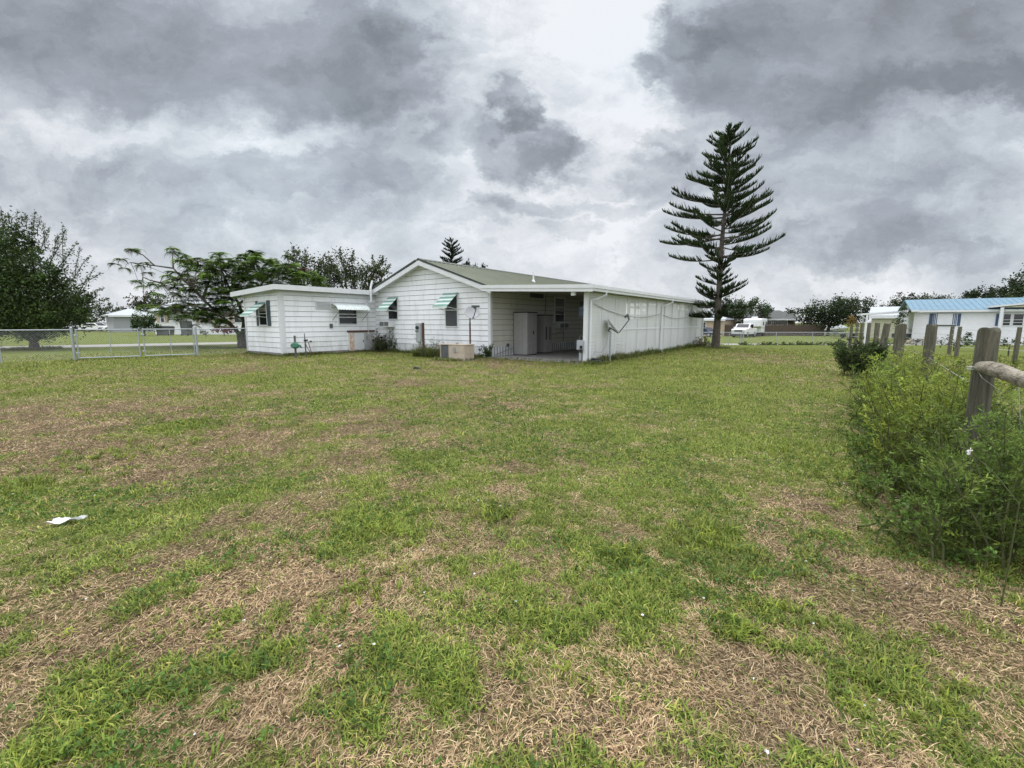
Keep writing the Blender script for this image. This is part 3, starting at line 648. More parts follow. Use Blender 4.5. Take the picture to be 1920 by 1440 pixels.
    mb=MB(); AS.box(mb,u-.16,u+.16,2.3,2.5,.04,.2); mb.build('junction_box',M['trim'],t)
    a=AS.hit(620,611); mb=MB(); AS.box(mb,a[0]-.07,a[0]+.07,a[1]-.1,a[1]+.1,.026,.08); mb.build('outlet_box',M['darkgrey'],t)
    a=AS.hit(581,640); mb=MB(); mb.tube([AS.P(a[0],a[1],.03),AS.P(a[0],a[1],.12)],.04,8); mb.build('hose_bib',M['darkgrey'],t)
annex()
def carport():
    t=thing('carport','white carport with long lattice wall beside the mobile home','carport',tuple(H(8,2)))
    LN=15.9; i0,i1=-.42,16.4; jE=-.38
    zh,zo=3.02,2.80
    mb=MB(); mb.hexa([H(i0,jE,zo-.05),H(i1,jE,zo-.05),H(i1,4.62,zh-.05),H(i0,4.62,zh-.05),H(i0,jE,zo),H(i1,jE,zo),H(i1,4.62,zh),H(i0,4.62,zh)]); mb.build('roof_panel',M['trim'],t)
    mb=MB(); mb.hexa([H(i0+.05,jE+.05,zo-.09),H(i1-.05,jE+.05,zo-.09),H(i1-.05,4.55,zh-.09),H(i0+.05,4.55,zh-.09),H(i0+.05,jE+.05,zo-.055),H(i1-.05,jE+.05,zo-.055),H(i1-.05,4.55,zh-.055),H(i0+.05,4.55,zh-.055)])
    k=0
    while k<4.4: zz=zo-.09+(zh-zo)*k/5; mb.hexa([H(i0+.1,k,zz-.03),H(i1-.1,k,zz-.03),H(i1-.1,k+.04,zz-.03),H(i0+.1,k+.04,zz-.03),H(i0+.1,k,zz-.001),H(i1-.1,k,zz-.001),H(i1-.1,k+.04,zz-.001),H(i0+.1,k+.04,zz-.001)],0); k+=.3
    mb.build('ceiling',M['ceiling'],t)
    # front fascia: two stepped bands; side gutter the same
    mb=MB()
    for (d,h0,h1) in ((.04,-.22,-.02),(.065,-.10,.03)):
        mb.hexa([H(i0-d,jE-d,zo+h0),H(i0-.001,jE-d,zo+h0),H(i0-.001,4.7,zh+h0),H(i0-d,4.7,zh+h0),H(i0-d,jE-d,zo+h1),H(i0-.001,jE-d,zo+h1),H(i0-.001,4.7,zh+h1),H(i0-d,4.7,zh+h1)])
    mb.build('fascia',M['trim'],t)
    mb=MB()
    for (d,h0,h1) in ((.06,-.19,-.015),(.10,-.09,.028)):
        mb.hexa([H(i0,jE-d,zo+h0),H(i1,jE-d,zo+h0),H(i1,jE-.001,zo+h0),H(i0,jE-.001,zo+h0),H(i0,jE-d,zo+h1),H(i1,jE-d,zo+h1),H(i1,jE-.001,zo+h1),H(i0,jE-.001,zo+h1)])
    mb.build('gutter',M['trim'],t)
    # lattice panels
    TOP=2.66; W=.042; PT=.084
    def clip(t0,t1,z0,z1,c,sgn):
        # line t = c + sgn*z
        pts=[]
        za,zb=z0,z1
        if sgn>0: za=max(za,t0-c); zb=min(zb,t1-c)
        else: za=max(za,c-t1); zb=min(zb,c-t0)
        return (za,zb) if zb-za>.03 else None
    npan=13; pw=LN/npan
    for p in range(npan):
        t0=p*pw+.035; t1=(p+1)*pw-.035; z0=.10; z1=TOP-.05; mb=MB()
        for sgn,o in ((1,.0),(-1,.008)):
            lo=(t0-z1) if sgn>0 else (t0+z0); hi=(t1-z0) if sgn>0 else (t1+z1)
            c=lo
            while c<hi:
                q=clip(t0,t1,z0,z1,c,sgn)
                if q:
                    za,zb=q; h=W*.707; P=LT.P; ta,tb=c+sgn*za,c+sgn*zb
                    mb.add([P(ta-h,za,o),P(ta+h,za,o),P(tb+h,zb,o),P(tb-h,zb,o),P(ta-h,za,o+.006),P(ta+h,za,o+.006),P(tb+h,zb,o+.006),P(tb-h,zb,o+.006)],[(3,2,1,0),(4,5,6,7),(0,4,7,3),(1,2,6,5)])
                c+=PT*1.414
        mb.build('lattice_panel',M['lattice'],t)
    mb=MB()
    for p in range(npan+1):
        c=p*pw; LT.box(mb,c-.035,c+.035,.06,TOP,.016,.03)
        LT.box(mb,c-.03,c+.03,.06,TOP,-.06,-.002)
    LT.box(mb,-.04,LN+.04,TOP-.02,TOP+.16,-.05,.012); LT.box(mb,0,LN,.0,.10,-.02,.026); 
    LT.box(mb,2.4,LN,1.20,1.27,.031,.038)
    mb.build('lattice_frame',M['trim'],t)
    # solid white sheet behind the farther panels, with white squares high up painted as sky through gaps
    mb=MB(); LT.box(mb,3.7,LN,.1,1.9,-.10,-.07); mb.build('backing_sheet',M['lattice'],t)
    for (px0,px1,py0,py1) in ((1173,1177,569,596),(1181,1188,569,575),(1181,1188,578,590),(1192,1199,569,574),(1192,1199,579,590),(1204,1211,569,574),(1204,1210,579,584),(1216,1230,569.5,572),(1181,1187,593,598),(1192,1198,593,598),(1262,1268,570,577),(1270,1275,571,581),(1277,1283,572,582),(1285,1290,572,582),(1292,1296,573,579),(1298,1301,582,589),(1303,1306,583,592)):
        t0,t1,z0,z1=LT.rect(px0,px1,py0,py1); mb=MB(); LT.box(mb,t0,t1,z0,z1,-.001+.015,.0155+.003); mb.build('painted_sky_gap',M['patch'],t)
    # corner post & downspouts
    mb=MB(); mb.hexa([H(-.05,-.02,0),H(.07,-.02,0),H(.07,.12,0),H(-.05,.12,0),H(-.05,-.02,2.75),H(.07,-.02,2.75),H(.07,.12,2.75),H(-.05,.12,2.75)]); mb.build('corner_post',M['trim'],t)
    mb=MB(); mb.hexa([H(-.34,.35,2.48),H(-.22,.35,2.48),H(-.22,.5,2.48),H(-.34,.5,2.48),H(-.34,.35,2.66),H(-.22,.35,2.66),H(-.22,.5,2.66),H(-.34,.5,2.66)]); mb.build('beam_end',M['trim'],t)
    for tt in (.12,7.9,LN-.02):
        mb=MB(); P=LT.P; pts=[P(tt+.55,2.68,.42),P(tt+.55,2.52,.42),P(tt+.35,2.40,.22),P(tt,2.30,.09),P(tt,1.2,.09),P(tt,.12,.09),P(tt,.05,.2)]
        mb.tube(pts,.042,6); mb.build('downspout',M['trim'],t)
    mb=MB()
    for a,b in (((.4,2.2),(7.8,1.95)),((8.0,1.9),(13.5,1.95))):
        pts=[]
        for k in range(17):
            s=k/16; sag=4*s*(1-s)*(.32 if a[0]<1 else .2); pts.append(LT.P(a[0]+(b[0]-a[0])*s,a[1]+(b[1]-a[1])*s-sag,.06))
        mb.tube(pts,.012,5)
    mb.build('cable',M['plastic'],t)
    mb=MB(); mb.tube([LT.P(1.5,1.5,.05),LT.P(1.75,1.1,.05),LT.P(1.6,.6,.05),LT.P(1.2,.35,.05),LT.P(.6,.4,.05),LT.P(.35,.25,.05)],.007,4); mb.build('cable',M['grey'],t)
    mb=MB(); mb.hexa([H(-.25,.15,-.1),H(16.6,.15,-.1),H(16.6,4.58,-.1),H(-.25,4.58,-.1),H(-.25,.15,.035),H(16.6,.15,.035),H(16.6,4.58,.035),H(-.25,4.58,.035)])
    tag(mb.build('carport_slab',M['concrete']),'grey concrete slab under the carport',kind='structure')
carport()
# ------------------------------------------------------------------ things round the house
def local(loc,rz): return Matrix.Rotation(rz,4,'Z')
def cabinets():
    for k,(px0,px1,py0,py1,dep,lab) in enumerate(((972,1004,583,667,.75,'tall grey resin storage cabinet with twin doors under the carport'),(1012,1025,589,663,.55,'narrower grey resin cabinet behind the taller one under the carport'))):
        t0,_=CS.hit(px0,660,.35); t1,_=CS.hit(px1,650,.35); t1=t0+(.78 if k==0 else .7); h=1.95 if k==0 else 1.85
        q=CS.P(t0,.035,.08); t=thing('storage_cabinet',lab,'cabinet',tuple(q))
        z=.036; 
        mb=MB(); CS.box(mb,t0,t1,z+.03,z+h-.05,.08,.08+dep); mb.build('body',M['plastic'],t,bevel=.012)
        mb=MB(); CS.box(mb,t0-.02,t1+.02,z+h-.049,z+h,.06,.10+dep); mb.build('lid',M['plasticdark'],t,bevel=.01)
        mb=MB(); CS.box(mb,t0+.01,t1-.01,z,z+.029,.09,.07+dep); mb.build('base',M['plasticdark'],t)
        m=(t0+t1)/2
        for (a,b) in ((t0+.025,m-.006),(m+.006,t1-.025)):
            mb=MB(); CS.box(mb,a,b,z+.06,z+h-.08,.081+dep,.10+dep); d=mb.build('door',M['plastic'],t,bevel=.01)
            if k==0 and a<m-.1: pass
            else:
                mb=MB(); CS.box(mb,a+.03,a+.09,z+h*(.48 if k==0 else .35),z+h*(.56 if k==0 else .68),.101+dep,.125+dep); mb.build('handle',M['plasticdark'],d)
        # ribbed end panel
        mb=MB(); 
        for s in range(3): f=PF(CS.P(t0,0,.08),-B,-A); f.box(mb,.06+s*dep/3,.06+s*dep/3+dep/3-.06,z+.1,z+h-.12,.001,.012)
        mb.build('end_panel',M['plastic'],t)
cabinets()
def rusty_cabinet():
    c=gnd(676,659.5); t=thing('utility_cabinet','peeling white metal cabinet with rust streaks at the annex wall','cabinet',tuple(c))
    pf=PF(c-A*.72-B*.0,A,-B); h=1.02; w=1.5
    mb=MB(); pf.box(mb,0,w,.02,h,-.5,.12); mb.build('body',M['rust'],t,bevel=.008)
    mb=MB(); pf.box(mb,-.06,w+.03,h+.001,h+.09,-.55,.18); pf.box(mb,.05,.3,h+.091,h+.12,-.3,-.1); mb.build('lid',M['rustpost'],t)
    mb=MB(); pf.box(mb,.33,.86,.1,h-.07,.121,.15); d=mb.build('door',M['trim'],t,bevel=.008)
    mb=MB(); pf.box(mb,.80,.83,.5,.62,.151,.18); mb.build('handle',M['darkgrey'],d)
    mb=MB(); pf.box(mb,.04,.30,.06,h-.05,.121,.135); mb.build('rusty_panel',M['rusty'],t)
    mb=MB(); pf.box(mb,.9,w-.03,.06,h-.05,.121,.138); mb.build('door',M['greypanel'],t)
rusty_cabinet()
def pedestal():
    c=gnd(791,668); t=thing('meter_pedestal','grey electric meter cabinet fixed to a wooden post before the gable wall','electric meter',tuple(c)); pf=PF(c,B,-A)
    mb=MB(); pf.box(mb,-.15,-.07,0,1.5,-.06,.02); mb.build('post',M['rustpost'],t)
    mb=MB(); pf.box(mb,-.065,.24,.62,1.48,-.06,.12); mb.build('meter_box',M['grey'],t,bevel=.012)
    mb=MB(); mb.tube([pf.P(.09,1.28,.121),pf.P(.09,1.28,.20)],.075,14); mb.build('meter_dial',M['glass'],t)
    mb=MB(); pf.box(mb,.06,.25,1.10,1.15,.121,.15); mb.build('latch',M['darkgrey'],t)
    mb=MB(); mb.tube([pf.P(.05,.0,.02),pf.P(.05,.63,.02)],.035,8); mb.tube([pf.P(.14,.0,.0),pf.P(.14,.63,.0)],.025,8); mb.build('conduit',M['grey'],t)
pedestal()
def condenser():
    c=gnd(848,675); t=thing('air_conditioner','long beige condensing unit with dark coil end on the grass','air conditioner',tuple(c)); pf=PF(c,B,-A); w=.66
    mb=MB(); pf.box(mb,-w,w-.45,.03,.60,-.6,.0); mb.build('housing',M['beige'],t,bevel=.015)
    mb=MB(); pf.box(mb,w-.449,w-.02,.05,.585,-.59,-.02); mb.build('coil',M['coil'],t)
    mb=MB(); z=.06
    for k in range(12): pf.box(mb,w-.43,w-.02,z,z+.006,-.019,-.008); z+=.044
    for k in range(8): pf.box(mb,w-.43+k*.055,w-.425+k*.055,.05,.58,-.012,-.005)
    mb.build('coil_guard',M['metal'],t)
    mb=MB(); pf.box(mb,-w-.02,w+.02,.601,.64,-.62,.02); pf.box(mb,w-.019,w+.02,.0,.60,-.62,.02); mb.build('top_cover',M['beige'],t,bevel=.01)
    mb=MB(); pf.box(mb,-w+.03,-.18,.33,.57,.001,.012); mb.build('access_panel',M['beige'],t)
    mb=MB(); pf.box(mb,-.20,-.09,.34,.52,.013,.06); mb.build('control_box',M['plastic'],t)
    mb=MB(); pf.box(mb,-.18,-.10,.641,.70,-.2,-.1); mb.build('cap',M['plastic'],t)
    mb=MB(); pf.box(mb,-w-.1,w+.1,-.02,.029,-.7,.08); mb.build('pad',M['concrete'],t)
condenser()
def dish(name,label,c,ph,poleM,nrm,R1,armdir,head):
    """nrm: facing direction of the reflector"""
    t=thing(name,label,'satellite dish',tuple(c)); top=Vector((c.x,c.y,ph))
    mb=MB(); mb.tube([c-Vector((0,0,.05)),top],.035,8); mb.build('pole',poleM,t,smooth=False)
    nrm=nrm.normalized(); up=Vector((0,0,1)); s=nrm.cross(up).normalized(); u=s.cross(nrm).normalized()
    mb=MB(); rings=6; seg=28; vs=[head]; fs=[]
    for r in range(1,rings+1):
        f=r/rings
        for k in range(seg):
            th=2*math.pi*k/seg; vs.append(head+s*math.cos(th)*R1*f+u*math.sin(th)*R1*.9*f+nrm*(.14*R1*f*f*1.6))
    for k in range(seg): fs.append((0,1+k,1+(k+1)%seg))
    for r in range(rings-1):
        for k in range(seg): fs.append((1+r*seg+k,1+(r+1)*seg+k,1+(r+1)*seg+(k+1)%seg,1+r*seg+(k+1)%seg))
    mb.add(vs,fs); o=mb.build('reflector',M['dish'],t,smooth=True); md=o.modifiers.new('thick','SOLIDIFY'); md.thickness=.012; md.offset=-1
    mb=MB(); mb.tube([top,(top+head)/2-nrm*.12,head-nrm*.03],[.03,.028,.06],8); mb.build('bracket',M['darkgrey'],t)
    tip=head+nrm*R1*1.75-u*R1*.45; lo=head-u*R1*.88+nrm*.1
    mb=MB(); mb.tube([head-nrm*.06,lo-nrm*.03,lo+nrm*.04,tip],[.02,.02,.02,.02],6); mb.build('feed_arm',M['darkgrey'],t)
    e=tip+u*R1*.45+nrm*.05
    mb=MB(); mb.tube([tip,e],[.03,.035],8); mb.tube([e-s*.16,e+s*.16],[.05,.05],8); mb.tube([e,e-nrm*.14],[.04,.055],8); mb.build('receiver_head',M['darkgrey'],t)
    return t
c=gnd(882,672); dish('satellite_dish','round grey satellite dish on a rusty pole before the gable wall',c,at(882,606,c.y).z,M['rustpost'],Vector((.35,-.85,.42)),.33,None,at(884,587,c.y-.05))
c=gnd(1143,677); dish('satellite_dish','dark dish seen edge on, aimed at the sky beside the lattice wall',c,at(1143,622,c.y).z,M['metal'],Vector((.78,-.17,.60)),.40,None,at(1146,613,c.y))
def well():
    c=gnd(555,671); t=thing('water_pump','green cast iron pump standing on a pipe at the annex corner','water pump',tuple(c)); q=lambda x,z,y=0: c+Vector((x,y,z))
    mb=MB(); mb.tube([q(0,-.05),q(0,.95)],.045,8); mb.build('pipe',M['darkgrey'],t)
    mb=MB(); mb.tube([q(0,.40),q(0,.46),q(0,.60),q(0,.68)],[.06,.17,.13,.05],10); mb.build('pump_body',M['greenmetal'],t)
    mb=MB(); mb.tube([q(.05,.58),q(.22,.52),q(.26,.42)],[.05,.04,.03],8); mb.tube([q(0,.66),q(-.14,.60),q(-.2,.5)],.02,6); mb.build('spout',M['greenmetal'],t)
    c2=gnd(574,669); t=thing('standpipe','thin dark standpipe with a looped red hose at the annex wall','standpipe',tuple(c2)); q=lambda x,z,y=0: c2+Vector((x,y,z))
    mb=MB(); mb.tube([q(0,-.05),q(0,.72),q(-.02,1.05)],[.03,.03,.015],6); mb.build('pipe',M['darkgrey'],t)
    mb=MB(); mb.tube([q(0,.66),q(.1,.78),q(.14,.60),q(.22,.30),q(.28,.12),q(.2,.03)],.016,6); mb.tube([q(0,.62),q(.08,.4),q(.2,.2)],.013,6); mb.build('hose',M['rustpost'],t)
    mb=MB(); mb.tube([q(-.05,.72),q(.08,.72)],.04,8); mb.build('valve',M['black'],t)
well()
def power_post():
    c=gnd(1088,681); t=thing('power_pedestal','low grey power pedestal at the mouth of the carport','power pedestal',tuple(c)); pf=PF(c,B,-A)
    mb=MB(); pf.box(mb,-.045,.045,-.05,.55,-.03,.03); mb.build('post',M['grey'],t)
    mb=MB(); pf.box(mb,-.14,.13,.5,.86,-.06,.08); mb.build('box',M['grey'],t,bevel=.01)
    mb=MB(); pf.box(mb,-.11,-.02,.40,.52,.081,.14); pf.box(mb,-.12,-.04,.55,.66,.081,.15); mb.build('socket',M['black'],t)
    mb=MB(); mb.tube([pf.P(.05,.86,0),pf.P(.05,.98,0),pf.P(.0,1.02,0),pf.P(-.08,.98,0),pf.P(-.08,.86,0)],.013,5); mb.build('handle',M['darkgrey'],t)
    c=gnd(1113,682); t=thing('drain_hose','short coil of black hose at the lattice corner','hose',tuple(c))
    mb=MB(); pts=[c+Vector((.22*math.cos(k*.5)+.008*k,.16*math.sin(k*.5),.05+.006*k)) for k in range(20)]; mb.tube(pts,.045,7); mb.build('coil',M['black'],t,smooth=True)
power_post()
# ================================================================== fences
def chain_mesh(mb,pf,t0,t1,z0,z1,pitch=.085,w=.0017):
    for sgn in (1,-1):
        c=(t0-z1) if sgn>0 else (t0+z0); hi=(t1-z0) if sgn>0 else (t1+z1)
        while c<hi:
            za,zb=z0,z1
            if sgn>0: za=max(za,t0-c); zb=min(zb,t1-c)
            else: za=max(za,c-t1); zb=min(zb,c-t0)
            if zb-za>.02:
                P=pf.P; ta,tb=c+sgn*za,c+sgn*zb
                mb.add([P(ta-w,za,.0),P(ta+w,za,.002*sgn),P(tb+w,zb,.002*sgn),P(tb-w,zb,.0)],[(0,1,2,3)])
            c+=pitch
def seg_pf(p,q):
    d=(q-p); L=d.length; d=d/L; return PF(p,d,(d.y,-d.x,0)),L
def fence_left():
    g=[gnd(-150,690),gnd(3,681),gnd(141,676)]; t=thing('chain_link_fence','galvanised chain link fence left of the double gate','fence',tuple(g[1]))
    mm=MB(); rr=MB()
    for a,b in zip(g[:-1],g[1:]):
        pf,L=seg_pf(a,b); chain_mesh(mm,pf,0,L,.04,1.2); rr.tube([pf.P(0,1.22),pf.P(L,1.22)],.021,6)
        n=max(1,round(L/3))
        for k in range(1,n): m=MB(); m.tube([pf.P(L*k/n,-.05),pf.P(L*k/n,1.2)],.024,7); m.build('post',M['metal'],t)
    for p in g[:-1]: m=MB(); m.tube([p-Vector((0,0,.05)),p+Vector((0,0,1.22))],.026,7); m.build('post',M['metal'],t)
    p=g[-1]; m=MB(); m.tube([p-Vector((0,0,.05)),p+Vector((0,0,1.30)),p+Vector((0,0,1.34))],[.048,.048,.02],8); m.build('gate_post',M['metal'],t)
    rr.build('top_rail',M['metal'],t); mm.build('chain_link_mesh',M['wire'],t)
    # the two gate leaves
    pg=[gnd(149,676),gnd(264,672),gnd(273,671.5),gnd(366,668)]
    for a,b,lab in ((pg[0],pg[1],'left leaf of the chain link driveway gate'),(pg[2],pg[3],'right leaf of the chain link driveway gate, nearer the annex')):
        pf,L=seg_pf(a,b); t=thing('chain_link_gate',lab,'gate',tuple(a),'chain link gate leaves')
        m=MB()
        for z in (.10,1.22): m.tube([pf.P(0,z),pf.P(L,z)],.021,6)
        for s in (0,L): m.tube([pf.P(s,.08),pf.P(s,1.26)],.024,6)
        m.build('frame',M['metal'],t)
        m=MB(); m.tube([pf.P(L*.52,.11),pf.P(L*.52,1.2)],.015,6); m.build('brace',M['metal'],t)
        m=MB(); chain_mesh(m,pf,0,L,.11,1.2); m.build('chain_link_mesh',M['wire'],t)
        for z in (.3,1.0): m=MB(); m.tube([pf.P(-.07,z),pf.P(.04,z)],.03,6); m.build('hinge',M['metal'],t)
    # fence right of the gate to the annex
    g=[gnd(371,668),H(-4.95,16.02)]; t=thing('chain_link_fence','short chain link fence between the gate and the white annex','fence',tuple(g[0]))
    pf,L=seg_pf(*g); m=MB(); chain_mesh(m,pf,0,L,.04,1.2); m.build('chain_link_mesh',M['wire'],t)
    m=MB(); m.tube([pf.P(0,1.22),pf.P(L,1.22)],.021,6); m.build('top_rail',M['metal'],t)
    for s,r in ((0,.048),(L-.1,.024)): m=MB(); m.tube([pf.P(s,-.05),pf.P(s,1.3)],r,8); m.build('post',M['metal'],t)
fence_left()
def fence_right():
    a=gnd(1300,648,-.6); b=gnd(1592,648.5,-.62); pf,L=seg_pf(a,b); t=thing('chain_link_fence','chain link fence running behind the tall pine to the wooden posts','fence',tuple(b)); H1=1.24; pf.o.z=-.62
    m=MB(); chain_mesh(m,pf,0,L,.04,H1,.09); m.build('chain_link_mesh',M['wire'],t)
    m=MB(); m.tube([pf.P(0,H1),pf.P(L,H1)],.022,6); m.build('top_rail',M['metal'],t)
    for px,r in ((1367,.022),(1389,.04),(1393.5,.04),(1455,.034),(1523,.03),(1591,.045)):
        s=pf.hit(px,635)[0]; m=MB(); m.tube([pf.P(s,-.05),pf.P(s,H1+.05)],r,8); m.build('post',M['metal'],t)
fence_right()
def wood_fence():
    p0=at(1856,617,3.32); base=Vector((p0.x,p0.y,0)); t=thing('wooden_post_fence','weathered round wooden posts running down the right side of the lawn','fence',tuple(base))
    pos=[(1856,3.32,.064,1.455,0),(1747,6.55,.066,1.47,.0),(1691,9.1,.078,1.47,.02),(1663,12.2,.080,1.48,.10),(1644.5,16.6,.078,1.49,0),(1629,21,.078,1.49,0),(1616,24,.078,1.49,0),(1607,27,.078,1.49,0)]
    tops=[]
    for (px,Y,r,h,lean) in pos:
        q=at(px,617,Y); b=Vector((q.x,q.y,0)); n=14; m=MB(); ph=random.random()*6
        zs=[-.1,.05,.4,.8,1.1,1.3,h-.012,h]; vs=[];fs=[]
        for iz,z in enumerate(zs):
            for k in range(n):
                th=2*math.pi*k/n; rr=r*(1.06-.10*z/h)*(1+.035*math.sin(3*th+ph)+.02*math.sin(7*th+z*9)); rr*= (.93 if iz==len(zs)-1 else 1)
                vs.append((b.x+rr*math.cos(th)-lean*(h-z),b.y+rr*math.sin(th),z+(.012*math.sin(2*th+ph) if iz>5 else 0)))
        for iz in range(len(zs)-1):
            for k in range(n): fs.append((iz*n+k,iz*n+(k+1)%n,(iz+1)*n+(k+1)%n,(iz+1)*n+k))
        fs.append(tuple(range((len(zs)-1)*n,len(zs)*n))); m.add(vs,fs); o=m.build('post',M['wood'],t); tops.append(b)
    # round rail running right from the near post
    a=at(1836,688,3.28); b=at(1990,727,2.75); b=a+(b-a)*2.2; m=MB(); pts=[a.lerp(b,k/15)+Vector((0,0,.012*math.sin(k*1.1))) for k in range(16)]
    m.tube(pts,[.040,.05,.053,.05,.052,.055,.053,.054]+[.054]*8,12); m.build('rail',M['woodpale'],t,smooth=True)
    e=Vector((b.x,b.y,0)); m=MB(); m.tube([e-Vector((0,0,.1)),e+Vector((0,0,.7)),e+Vector((.01,0,1.42))],[.07,.067,.062],12); m.build('post',M['wood'],t)
    m=MB(); b0=tops[0]
    for z,da in ((1.18,.5),(1.165,.9)):
        m.tube([b0+Vector((.092*math.cos(k*.6+da),.092*math.sin(k*.6+da),z-.012*math.sin(k*.6))) for k in range(11)],.0028,4)
    m.tube([b0+Vector((-.085,-.02,1.17)),b0+Vector((-.07,-.06,1.10)),b0+Vector((.02,-.095,1.02)),b0+Vector((.06,-.1,.93))],.0028,4)
    m.tube([b0+Vector((.16,-.1,1.06)),b0+Vector((.19,-.12,.8)),b0+Vector((.22,-.12,.62))],.0028,4)
    for z in (.55,1.0):
        m.tube([q+Vector((0,0,z)) for q in tops],.0022,4)
    m.build('wire',M['wire'],t)
    # cross fence toward the blue house
    gg=[(1596,26),(1680.5,24.5),(1785,21),(1799,19.5),(1911,17.0),(1990,16)]
    t=thing('wire_paddock_fence','thin wire fence on slim grey posts in front of the blue roofed house','fence',tuple(at(1785,650,21)*1)); pts=[]
    for px,Y in gg:
        q=at(px,620,Y); b=Vector((q.x,q.y,0)); pts.append(b); m=MB(); m.tube([b-Vector((0,0,.1)),b+Vector((.0,0,.7)),b+Vector((.01,0,1.33))],[.075,.072,.068],8); m.build('post',M['wood'],t)
    m=MB()
    for z in (.45,.7,.95,1.2): m.tube([q+Vector((0,0,z)) for q in pts],.008,4)
    m.build('wire',M['wire'],t)
    c=gnd(1925,985); t=thing('steel_post','green painted steel fence stake at the right edge of the lawn','fence post',tuple(c)); c2=Vector((c.x,c.y,0))
    m=MB(); m.hexa([c2+Vector(v) for v in ((-.016,-.02,0),(.016,-.02,0),(.016,.02,0),(-.016,.02,0),(-.03,-.02,.86),(.004,-.02,.86),(.004,.02,.86),(-.03,.02,.86))]); m.build('stake',M['metal'],t)
    m=MB(); m.hexa([c2+Vector(v) for v in ((-.017,-.022,.0),(.017,-.022,.0),(.017,.022,.0),(-.017,.022,.0),(-.019,-.022,.24),(.015,-.022,.24),(.015,.022,.24),(-.019,.022,.24))]); m.build('painted_foot',M['greenmetal'],t)
wood_fence()
# ================================================================== trees and shrubs
GREEN_D=(.030,.058,.018); GREEN_M=(.055,.10,.025); GREEN_L=(.085,.15,.03)
def crown(lobes, dens, size, asp, base, var=.35, yel=.2, shell=.55, up=None, droop=0, clump=.0, maxn=60000):
    """lobes: (centre, (rx,ry,rz)); leaf sprays spread through their volume with uneven clumps"""
    Ps=[];Cs=[];Ss=[]
    for c,r in lobes:
        c=np.array(c,float); r=np.array(r,float); vol=(r[0]*r[1]*r[2])**(2/3.0); n=int(dens*vol)
        nc=max(6,n//26)
        d=RNG.normal(0,1,(nc,3)); d/=np.linalg.norm(d,axis=1)[:,None]
        rad=(shell+(1-shell)*RNG.random(nc)**.6)*(1+RNG.normal(0,.09,nc)); inner=RNG.random(nc)<.25; rad[inner]*=RNG.random(inner.sum())
        cc=c+d*rad[:,None]*r
        k=26; cs=clump if clump else .16*r.mean()
        P=np.repeat(cc,k,0)+RNG.normal(0,1,(nc*k,3))*cs*np.repeat(RNG.uniform(.5,1.3,nc),k)[:,None]
        tc=tints(nc,base,var*1.2,yel); col=np.repeat(tc,k,0)*RNG.uniform(.7,1.3,(nc*k,1))
        Ps.append(P);Cs.append(col);Ss.append(RNG.uniform(.6,1.3,nc*k)*size)
    P=np.concatenate(Ps);Cc=np.concatenate(Cs);S=np.concatenate(Ss)
    if len(P)>maxn: s=RNG.choice(len(P),maxn,False); P,Cc,S=P[s],Cc[s],S[s]
    P[:,2]=np.maximum(P[:,2],.06+dip(P[:,0],P[:,1]))
    return leaves(P,S,asp,Cc,up,droop),Cc
def limb(mb,a,b,r0,r1,wob=.06,n=5,seg=6):
    a=Vector(a);b=Vector(b);L=(b-a).length; pts=[];rr=[]
    for k in range(n+1):
        s=k/n; j=Vector((random.uniform(-1,1),random.uniform(-1,1),random.uniform(-.5,.5)))*wob*L*(0 if k in(0,n) else 1)
        pts.append(a.lerp(b,s)+j); rr.append(r0+(r1-r0)*s)
    mb.tube(pts,rr,seg)
def tree(name,label,px,Y,base_py,lobes_px,dens=260,size=.16,asp=.5,col=GREEN_D,group=None,tr=.15,forks=None,depth=.8,yel=.2,var=.35,cat='tree',up=None,droop=0,maxn=60000,shell=.55,clump=0,spikes=None):
    b=at(px,600,Y); b=Vector((b.x,b.y,float(dip(b.x,b.y)))); t=thing(name,label,cat,tuple(b),group)
    s=Y/F; lobes=[]
    for (lx,ly,rx,ry) in lobes_px:
        c=at(lx,ly,Y+random.uniform(-.4,.4)*rx*s*depth); lobes.append(((c.x,c.y,c.z),(rx*s,rx*s*depth,ry*s)))
    V,Cc=crown(lobes,dens,size,asp,col,var,yel,shell,up,droop,clump,maxn)
    if spikes:  # thin leafy shoots sticking out of the crown
        Ps=[];Vc=[]
        for (x0,y0,x1,y1) in spikes:
            a=at(x0,y0,Y); q=at(x1,y1,Y+random.uniform(-1,1)); k=int(40+(q-a).length*60)
            s_=RNG.random(k); P=np.array(a)[None]*(1-s_[:,None])+np.array(q)[None]*s_[:,None]+RNG.normal(0,.10,(k,3))*(1.25-s_[:,None])
            Ps.append(P)
        P=np.concatenate(Ps); c2=tints(len(P),col,.3,yel); V=np.concatenate([V,leaves(P,RNG.uniform(.6,1.1,len(P))*size*.8,asp,c2)]); Cc=np.concatenate([Cc,c2])
    quadmesh('crown',V,4,LF,Cc,M['leaf'],t)
    mb=MB(); big=sorted(lobes,key=lambda l:-l[1][0]); top=min(l[0][2] for l in lobes)
    fk=Vector((b.x,b.y,max(.4,top*.45)))
    limb(mb,b-Vector((0,0,.1)),fk,tr,tr*.8,.02,4,8)
    for c,r in lobes[:14]:
        limb(mb,fk,Vector(c)+Vector((0,0,r[2]*.3)),tr*.5,tr*.12,.05,5,5)
    if spikes:
        for (x0,y0,x1,y1) in spikes: limb(mb,at(x0,y0,Y),at(x1,y1,Y),.03,.008,.03,3,4)
    mb.build('trunk',M['bark'],t)
    return t
